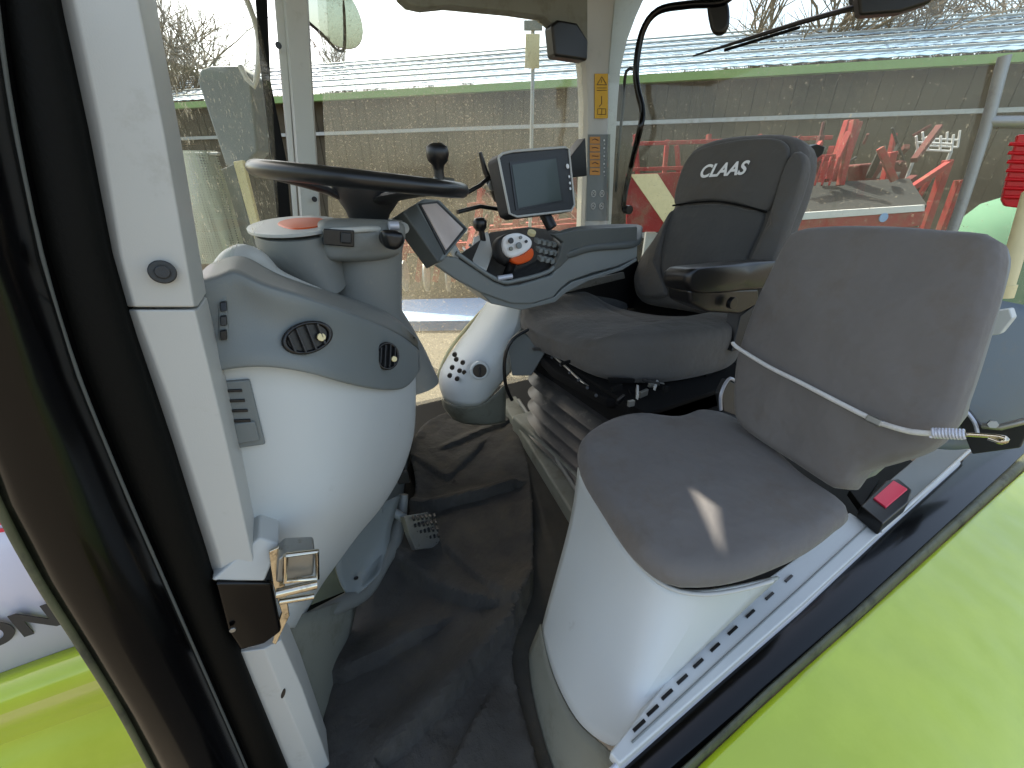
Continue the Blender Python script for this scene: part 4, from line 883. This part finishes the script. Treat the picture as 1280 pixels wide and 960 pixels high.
# ================================================================= DRIVER SEAT
ds = thing('driver_seat', 'charcoal fabric driver seat with tall backrest and side bolsters', 'driver seat', (.95, .9, -.95))
cz = -.375
cut = [(650, 388), (656, 374), (690, 369), (740, 374), (800, 381), (880, 391), (925, 400), (930, 418), (900, 437), (850, 456), (790, 462), (735, 452), (685, 425), (658, 403)]
cut = [(650, 386), (656, 373), (690, 368), (740, 372), (800, 379), (880, 389), (925, 398), (930, 413), (900, 423), (850, 431), (790, 432), (742, 424), (700, 408), (662, 394)]
cv, cfc = pillowvf([PZ(x, y, cz) for x, y in cut], (-.03, .0, 1), .125, .04, .01)
cen = sum(cv, V())/len(cv)
def seat_shape(p):
    t = (p.x-cen.x); sd = (p.y-cen.y)-.03; k = max(0, min(1, (p.z-(cz-.06))/.05))
    side = 1/(1+math.exp(-(abs(sd)-.165)*70)); front = max(0, -(t+.10))
    z = k*(.030*side-.026*math.exp(-(sd/.16)**2)-.12*front*front*4+.004*mnoise.noise(p*8))
    z -= k*.010*math.exp(-((abs(sd)-.165)/.008)**2)+k*.006*math.exp(-((t-.06)/.008)**2)*(1-side)
    return p+V((0, 0, z))
link('cushion', [seat_shape(p) for p in cv], cfc, 'seatfab', ds, smooth=60, sub=1)
# backrest plane: reclined, facing forward-left
b0 = PY(800, 375, 1.12); b1 = PY(958, 372, .66); bd = (b1-b0); bd.z = 0; bd.normalize()
up_ = (V((0, 0, 1))+V((.22, .03, 0))).normalized(); bn = bd.cross(up_).normalized()
if bn.dot(b0) > 0: bn = -bn
def BK(x, y, o=0): return PP(x, y, b0+bn*o, bn)
back = [(788, 352), (797, 322), (822, 285), (842, 250), (848, 212), (862, 186), (885, 173), (930, 166), (978, 165), (1002, 176), (1005, 200), (996, 240), (980, 285), (968, 325), (955, 372), (900, 392), (835, 385), (797, 376)]
pillow('backrest', [BK(x, y) for x, y in back], bn, .11, .035, 'seatfab', ds, dome=.006, wob=.004)
hp = [(842, 254), (850, 214), (866, 190), (900, 178), (945, 172), (978, 176), (984, 200), (960, 262), (930, 256), (895, 250), (868, 251)]
hpp = pillow('headrest_panel', [BK(x, y, .012) for x, y in hp], bn, .02, .01, 'seatfab', ds, dome=.004)
pillow('centre_panel', [BK(x, y, .011) for x, y in [(840, 262), (868, 256), (900, 255), (935, 262), (955, 268), (935, 320), (915, 362), (870, 368), (840, 366), (825, 340), (828, 300)]], bn, .02, .01, 'seatfabdk', ds, dome=.004)
pillow('side_bolster', [BK(x, y, .022) for x, y in [(985, 196), (1002, 190), (1004, 215), (985, 275), (966, 328), (946, 350), (925, 358), (940, 318), (962, 262)]], bn, .05, .018, 'seatfab', ds, dome=.006)
pillow('side_bolster', [BK(x, y, .022) for x, y in [(838, 262), (828, 292), (822, 335), (830, 368), (800, 370), (790, 350), (800, 322), (822, 288)]], bn, .05, .018, 'seatfab', ds, dome=.006)
tube('headrest_seam', [BK(x, y, .017) for x, y in ((841, 257), (868, 253), (898, 252), (932, 258), (958, 265))], .003, 'seam', ds, sm=20)
xd = (BK(930, 208)-BK(876, 213)).normalized()
text('logo', 'CLAAS', BK(902, 213, .0195), xd, up_, .052, 'white', hpp, bold=.0014, shear=.25)
# black recliner mechanism
prism('recline_bracket', [PY(925, 395, .66), PY(945, 380, .64), PY(950, 430, .62), PY(915, 440, .64)], (0, .04, 0), 'black', ds)
prism('backrest_knob', [PY(1003, 186, 1.0), PY(1022, 180, 1.0), PY(1034, 184, 1.0), PY(1030, 192, 1.0), PY(1008, 208, 1.0)], (0, .05, 0), 'black', ds)
# armrest
ar = [(860, 348), (868, 336), (905, 331), (960, 326), (992, 328), (992, 352), (950, 362), (905, 367), (870, 366), (861, 358)]
pillow('armrest', [PY(x, y, .60) for x, y in ar], (-.1, -1, .12), .085, .016, 'black', ds, dome=.004)
prism('armrest_shell', [PY(862, 362, .606), PY(950, 360, .606), PY(950, 380, .606), PY(925, 393, .606), PY(885, 391, .606), PY(863, 380, .606)], (0, .07, 0), 'black', ds, bevel=.01)
disc('tilt_dial', PY(912, 378, .595), (0, -1, 0), .014, .012, 'black', ds)
prism('back_cover', [BK(x, y, -.09) for x, y in ((780, 355), (965, 340), (965, 425), (780, 402))], bn*.02, 'seam', ds)
pillow('side_flap', [PY(704, 372, 1.19), PY(722, 365, 1.19), PY(765, 372, 1.19), PY(785, 380, 1.19), PY(775, 388, 1.19), PY(725, 382, 1.19)], (0, -.6, 1), .03, .012, 'seatfabdk', ds)
prism('seat_side_frame', [PY(692, 374, 1.2), PY(740, 345, 1.2), PY(796, 318, 1.2), PY(812, 385, 1.2), PY(700, 386, 1.2)], (0, .01, 0), 'black', ds)
prism('seat_side_link', [PY(705, 356, 1.18), PY(780, 340, 1.18), PY(782, 348, 1.18), PY(708, 366, 1.18)], (0, .01, 0), 'steel', ds)
# suspension: frame, scissor parts, bellows
pan = [PZ(x, y, -.48) for x, y in ((652, 412), (690, 450), (760, 486), (850, 490), (925, 455), (960, 420), (800, 400), (700, 396))]
prism('seat_pan', [p-V((0, 0, .03)) for p in pan], (0, 0, -.03), 'seam', ds, bevel=.008)
rnd = random.Random(11)
for k in range(80):
    t = rnd.random(); x = lerp(652, 915, t); y = lerp(408, 492, min(1, t*1.9)) if t < .5 else lerp(492, 440, (t-.5)*2)
    y += rnd.uniform(-10, 16); z = rnd.uniform(-.56, -.46)
    obox('linkage', PZ(x, y, z), V((rnd.uniform(.005, .03), rnd.uniform(-.02, .02), 0)), V((0, .004, 0)), V((0, 0, rnd.uniform(.003, .01))), rnd.choice(['seam', 'seam', 'black', 'dark', 'steel', 'trim'] if k % 3 else ['seam', 'black']), ds, bevel=.001)
tube('spring_wire', [PZ(655, 410, -.5), PZ(700, 452, -.5), PZ(760, 496, -.52), PZ(850, 490, -.52)], .004, 'steel', ds, sm=20)
box('mechanism_core', (.70, .60, -.60), (1.2, 1.2, -.50), 'seam', ds)
prism('document_tray', [PY(634, 428, 1.14), PY(650, 412, 1.14), PY(682, 440, 1.05), PY(664, 470, 1.05), PY(640, 470, 1.1)], (.02, .02, 0), 'midark', ds, bevel=.004)
for k in range(8):
    x = 668+k*11; y = 428+k*9.5; disc('bolt', PZ(x, y, -.50), (-.5, -.6, .5), .005, .006, 'dark', ds, n=6)
# bellows: stacked folds in plan outline shrinking and growing
F0 = [PZ(655, 520, -.84), PZ(740, 640, -.84)]
secs = []
NL = 5
fx0, fx1, fy0, fy1 = .68, 1.22, .56, 1.22
for k in range(NL*4+1):
    t = k/(NL*4); z = lerp(-.87, -.585, t); ph_ = k % 4; ins = [0, .022, .044, .022][ph_]
    dx = lerp(.0, .02, t)
    cx_, cy_ = (fx0+fx1)/2+dx*0, (fy0+fy1)/2; rx_, ry_ = (fx1-fx0)/2-ins, (fy1-fy0)/2-ins
    secs.append(ell((cx_, cy_, z), rx_, ry_, 56, pw=.34))
loft('suspension_bellows', secs, mat('dusty_black_bellows', (56, 56, 55), .38, var=.25, vscale=12, dirt=(120, 116, 104), dscale=22, dthr=.56), ds, smooth=28)
box('scissor_box', (.72, .60, -.56), (1.2, 1.2, -.51), 'seam', ds)
# plinth under suspension
box('seat_plinth', (.69, .55, -.955), (1.30, 1.28, -.855), 'olive', ds, bevel=.012)
prism('plinth_rail', [PZ(x, y, -.885) for x, y in ((626, 500), (645, 494), (728, 618), (728, 662))], (0, 0, -.06), 'olive', ds, bevel=.008, seg=3)
tube('plinth_edge', [PZ(648, 500, -.868), PZ(727, 622, -.868)], .008, 'column', ds)

# ================================================================= PASSENGER SEAT
ps = thing('passenger_seat', 'worn brown grey fold down passenger seat on a white plastic box', 'passenger seat', (.6, .4, -.95))
ct = [(723, 556), (733, 536), (762, 518), (800, 510), (850, 514), (880, 507), (915, 514), (960, 545), (1010, 588), (1064, 628), (1052, 648), (1005, 680), (940, 704), (880, 713), (835, 708), (795, 678), (755, 625), (730, 585)]
pillow('seat_cushion', [PZ(x, y, -.49) for x, y in ct], (0, 0, 1), .05, .028, 'jumpfab', ps, dome=.008, wob=.005)
# backrest
j0 = PZ(905, 520, -.47); j1 = PZ(1062, 620, -.47); jd = (j1-j0).normalized(); ju = (V((0, 0, 1))+V((.30, .0, 0))).normalized(); jn = jd.cross(ju).normalized()
if jn.dot(j0) > 0: jn = -jn
def JK(x, y, o=0): return PP(x, y, j0+jn*o, jn)
jb = [(978, 300), (995, 285), (1040, 280), (1110, 280), (1180, 284), (1226, 288), (1243, 298), (1245, 318), (1234, 372), (1215, 430), (1196, 490), (1178, 535), (1150, 562), (1105, 578), (1070, 590), (1054, 612), (1036, 610), (985, 577), (926, 536), (913, 512), (915, 462), (925, 420), (945, 365)]
pillow('backrest', [JK(x, y) for x, y in jb], jn, .06, .02, 'jumpfab', ps, dome=.012, wob=.004)
pillow('back_shell', [JK(x, y, -.05) for x, y in [(985, 305), (1040, 286), (1180, 288), (1240, 298), (1256, 318), (1248, 360), (1225, 440), (1205, 500), (1188, 535), (1110, 575), (1052, 596), (940, 520), (925, 470), (950, 380)]], jn, .03, .01, 'mid', ps)
prism('hinge_bracket', [PY(902, 494, .525), PY(911, 476, .535), PY(920, 480, .535), PY(926, 522, .525), PY(905, 514, .525)], (0, .02, 0), 'dark', ps)
tube('hinge_rim', [PY(901, 512, .52), PY(901, 494, .52), PY(907, 479, .53), PY(913, 473, .53), PY(920, 477, .53)], .004, 'alu', ps, sm=12)
# box under it
def bz(x, y, z): return PZ(x, y, z)
px_ = [[(722, 584), (740, 622), (770, 672), (800, 710), (835, 736), (880, 744), (975, 722)],
 [(716, 640), (732, 672), (757, 712), (785, 748), (815, 772), (860, 782), (935, 758)],
 [(700, 700), (715, 728), (738, 764), (766, 796), (796, 820), (835, 828), (895, 796)],
 [(684, 756), (695, 788), (716, 826), (742, 858), (770, 876), (800, 880), (845, 842)],
 [(677, 784), (687, 836), (711, 886), (729, 911), (757, 931), (775, 935), (800, 888)]]
zb_ = [-.85, -.835, -.81, -.79, -.755, -.725, -.70]
rows = [[PZ(x, y, lerp(-.555 if c < 6 else -.63, zb_[c], t)) for c, (x, y) in enumerate(r_)] for r_, t in zip(px_, (0, .25, .52, .85, 1))]
grid('storage_box', rows, 'trimblue', ps, sub=2, solid=.005)
tube('box_piping', [PZ(x, y, -.552) for x, y in ((726, 592), (740, 616), (770, 666), (800, 706), (835, 734), (880, 743), (930, 736), (965, 726))], .0035, 'trim', ps, sm=24)
rows = [[PZ(x, y, z) for (x, y), z in zip([(675, 780), (685, 838), (709, 888), (727, 913), (757, 934), (777, 960)], [-.85, -.836, -.812, -.792, -.757, -.715])],
        [PZ(664, 806, -.90), PZ(668, 850, -.90), PZ(682, 902, -.89), (PZ(698, 940, -.88)), PZ(728, 985, -.86), PZ(760, 1010, -.84)],
        [PZ(660, 818, -.945), PZ(663, 860, -.945), PZ(676, 912, -.945), PZ(690, 960, -.945), PZ(712, 1010, -.945), PZ(740, 1060, -.945)]]
grid('foot_trim', rows, 'olive', ps, sub=2, solid=.004)
# slotted silver rail between box and sill
rl1 = [(762, 940), (775, 955), (1000, 758), (1100, 666), (1062, 640), (1000, 694), (952, 728), (870, 805)]
slot_rail = prism('slotted_rail', [PZ(x, y, -.690) for x, y in rl1], (0, 0, -.02), 'trimblue', ps, bevel=.003)
for (x, y) in ((799, 907), (816, 888), (834, 868), (853, 849), (873, 829), (894, 809), (916, 788), (938, 767), (962, 745), (986, 723)):
    d = V((.0115, .0008, 0)); q = PZ(x, y, -.6885)
    obox('slot', q, d*(1 if x < 900 else 1.1), V((0, .0022, 0)), V((0, 0, .0012)), 'black', slot_rail, bevel=0)
tube('rail_groove', [PZ(x, y, -.6885) for x, y in ((790, 928), (900, 826), (1000, 735), (1090, 652))], .0015, 'mid', ps)
prism('rail_rear', [PZ(x, y, -.688) for x, y in ((1118, 648), (1135, 655) if False else (1140, 630), (1212, 562), (1196, 546), (1160, 560), (1105, 606))], (0, 0, -.02), 'mid', ps, bevel=.003)
tube('rail_edge', [PZ(x, y, -.688) for x, y in ((1100, 664), (1160, 610), (1212, 563))], .004, 'trimblue', ps)

bk_ = thing('seat_belt_buckle', 'black seat belt buckle with pink red button beside the folding seat', 'belt buckle', PZ(1112, 620, -.66))
hb = [PZ(x, y, -.655) for x, y in ((1076, 632), (1108, 600), (1124, 598), (1140, 612), (1136, 628), (1104, 655))]
prism('buckle_body', hb, (0, 0, -.035), 'black', bk_, bevel=.004)
prism('release_button', [PZ(x, y, -.651) for x, y in ((1092, 622), (1117, 600), (1135, 611), (1108, 634))], (0, 0, -.008), 'redbtn', bk_, bevel=.002)
prism('anchor_strap', [PZ(x, y, -.66) for x, y in ((1062, 612), (1082, 590), (1100, 600), (1078, 634))], (0, 0, -.02), 'rubber', bk_)

# bungee strap with spring and hook
bs = thing('bungee_strap', 'white corded strap with coil spring stretched across the folding seat back', 'strap', JK(1050, 505, .03))
cp = [JK(x, y, .022) for x, y in ((916, 428), (921, 434), (960, 458), (1000, 478), (1050, 504), (1090, 524))]+[JK(1110, 532, .03), JK(1140, 540, .035), JK(1168, 542, .035)]
tube('cord', cp, .0042, 'cord', bs, sm=40)
q = JK(1094, 526, .026); obox('cord_clamp', q, jd*.012, ju*.006, jn*.006, 'steel', bs)
acc = []
s0, s1 = JK(1164, 541, .035), JK(1206, 543, .03)
ax = (s1-s0).normalized(); oa = ax.orthogonal().normalized(); ob = ax.cross(oa); hp_ = []
for i in range(161):
    t = i/160; an = t*2*math.pi*10; hp_.append(lerp(s0, s1, t)+(oa*math.cos(an)+ob*math.sin(an))*.0062)
tube('coil_spring', hp_, .0018, 'alu', bs, n=6)
tube('hook', [s1, JK(1225, 544, .03), JK(1250, 546, .03), JK(1258, 549, .03), JK(1252, 553, .03), JK(1236, 548, .03)], .003, 'chrome', bs, sm=16)
ltch = thing('door_striker', 'dark steel door striker bolted at the rear end of the sill', 'door catch', PZ(1235, 540, -.62))
tube('striker_bar', [PX(1228, 532, 1.4), PX(1250, 534, 1.4), PX(1290, 524, 1.42)], .008, 'steel', ltch)
disc('bolt_head', PX(1240, 530, 1.38), (-1, -.3, .3), .010, .012, 'steel', ltch, n=6)
prism('striker_plate', [PX(1190, 508, 1.42), PX(1210, 512, 1.42), PX(1230, 536, 1.42), PX(1290, 530, 1.42), PX(1275, 560, 1.42), PX(1215, 568, 1.42)], (.012, 0, 0), 'dark', ltch)
tube('bracket_wire', [PX(1190, 506, 1.40), PX(1205, 512, 1.40), PX(1218, 528, 1.40), PX(1222, 542, 1.40)], .004, 'alu', ltch, sm=12)

# ================================================================= FLOOR MAT
mt = []
def inpoly(x, y, P):
    c = False; j = len(P)-1
    for i in range(len(P)):
        if (P[i][1] > y) != (P[j][1] > y) and x < (P[j][0]-P[i][0])*(y-P[i][1])/(P[j][1]-P[i][1])+P[i][0]: c = not c
        j = i
    return c
def segd(p, a, b):
    ab = b-a; t = max(0, min(1, (p-a).dot(ab)/ab.length_squared)); return (p-(a+ab*t)).length, t
def fl(x, y): q = PZ(x, y, -.945); return V((q.x, q.y))
creases = [([(455, 665), (530, 640), (600, 624), (640, 612)], .038, .018), ([(495, 945), (560, 880), (640, 792), (662, 740)], .05, .026), ([(470, 690), (540, 735), (600, 760)], .032, .026), ([(560, 560), (610, 540), (640, 530)], .016, .014), ([(520, 580), (560, 600), (600, 560)], .014, .018), ([(560, 690), (640, 770)], .016, .02), ([(430, 850), (520, 800)], .034, .03), ([(600, 900), (570, 960)], .02, .02)]
cre = [([fl(*p) for p in c], h, w_) for c, h, w_ in creases]
def matsheet(name, outline, m, z0, cre, parent, step=.0075, curl=.03, wobs=.014):
    P = [tuple(fl(*p)) for p in outline]; P = [tuple(q) for q in [v_.to_2d() for v_ in catmull([V((a, b, 0)) for a, b in P], 90)]]
    x0 = min(p[0] for p in P); x1 = max(p[0] for p in P); y0 = min(p[1] for p in P); y1 = max(p[1] for p in P)
    nx, ny = int((x1-x0)/step)+1, int((y1-y0)/step)+1; idx = {}; vs = []; fs = []
    def vid(i, j):
        if (i, j) not in idx:
            x = x0+i*step; y = y0+j*step; p = V((x, y)); ed, kk = min((segd(p, V(P[k-1]), V(P[k]))[0], k) for k in range(0, len(P)))
            if ed < step*.8:
                tt = segd(p, V(P[kk-1]), V(P[kk]))[1]; p = V(P[kk-1]).lerp(V(P[kk]), tt); x, y = p.x, p.y; ed = 0
            z = z0+wobs*mnoise.noise(V((x*5, y*5, 3)))+.003*mnoise.noise(V((x*22, y*16, 1)))
            for c, h, w_ in cre:
                for a, b in zip(c, c[1:]):
                    d, t = segd(p, a, b); z += 0
                d, a, b = min(((segd(p, a, b)[0], a, b) for a, b in zip(c, c[1:])), key=lambda q: q[0]); sg = (b-a).cross(p-a); z += h*math.exp(-(d/(w_*(2.2 if sg > 0 else .16)))**2)
            z += curl*math.exp(-(ed/.03)**2)*(.5+.8*mnoise.noise(V((x*4, y*4, 9))))
            z = max(z, -.958)
            idx[(i, j)] = len(vs); vs.append(V((x, y, z)))
        return idx[(i, j)]
    for i in range(nx):
        for j in range(ny):
            if inpoly(x0+(i+.5)*step, y0+(j+.5)*step, P): fs.append((vid(i, j), vid(i+1, j), vid(i+1, j+1), vid(i, j+1)))
    return link(name, vs, fs, m, parent, smooth=60, solid=.004, own=(parent is None))
m1 = matsheet('floor_mat', [(548, 520), (600, 512), (632, 522), (655, 565), (664, 620), (666, 700), (662, 760), (640, 820), (650, 880), (672, 960), (690, 1010), (560, 1040), (408, 1010), (408, 880), (410, 770), (440, 745), (490, 700), (520, 620), (515, 560)], 'mat', -.944, cre, None)
tag(m1, 'creased dirty black carpet mat covering the cab floor', 'floor mat')
m2 = matsheet('under_mat', [(620, 520), (660, 540), (700, 610), (735, 690), (720, 790), (690, 870), (700, 1010), (600, 1010), (620, 800), (640, 640)], 'matdk', -.954, [([fl(650, 560), fl(690, 690)], .008, .012)], None, curl=.003)
tag(m2, 'thin dark felt underlay strip between floor mat and seat plinth', 'floor mat')
print('OBJ', len(bpy.data.objects))
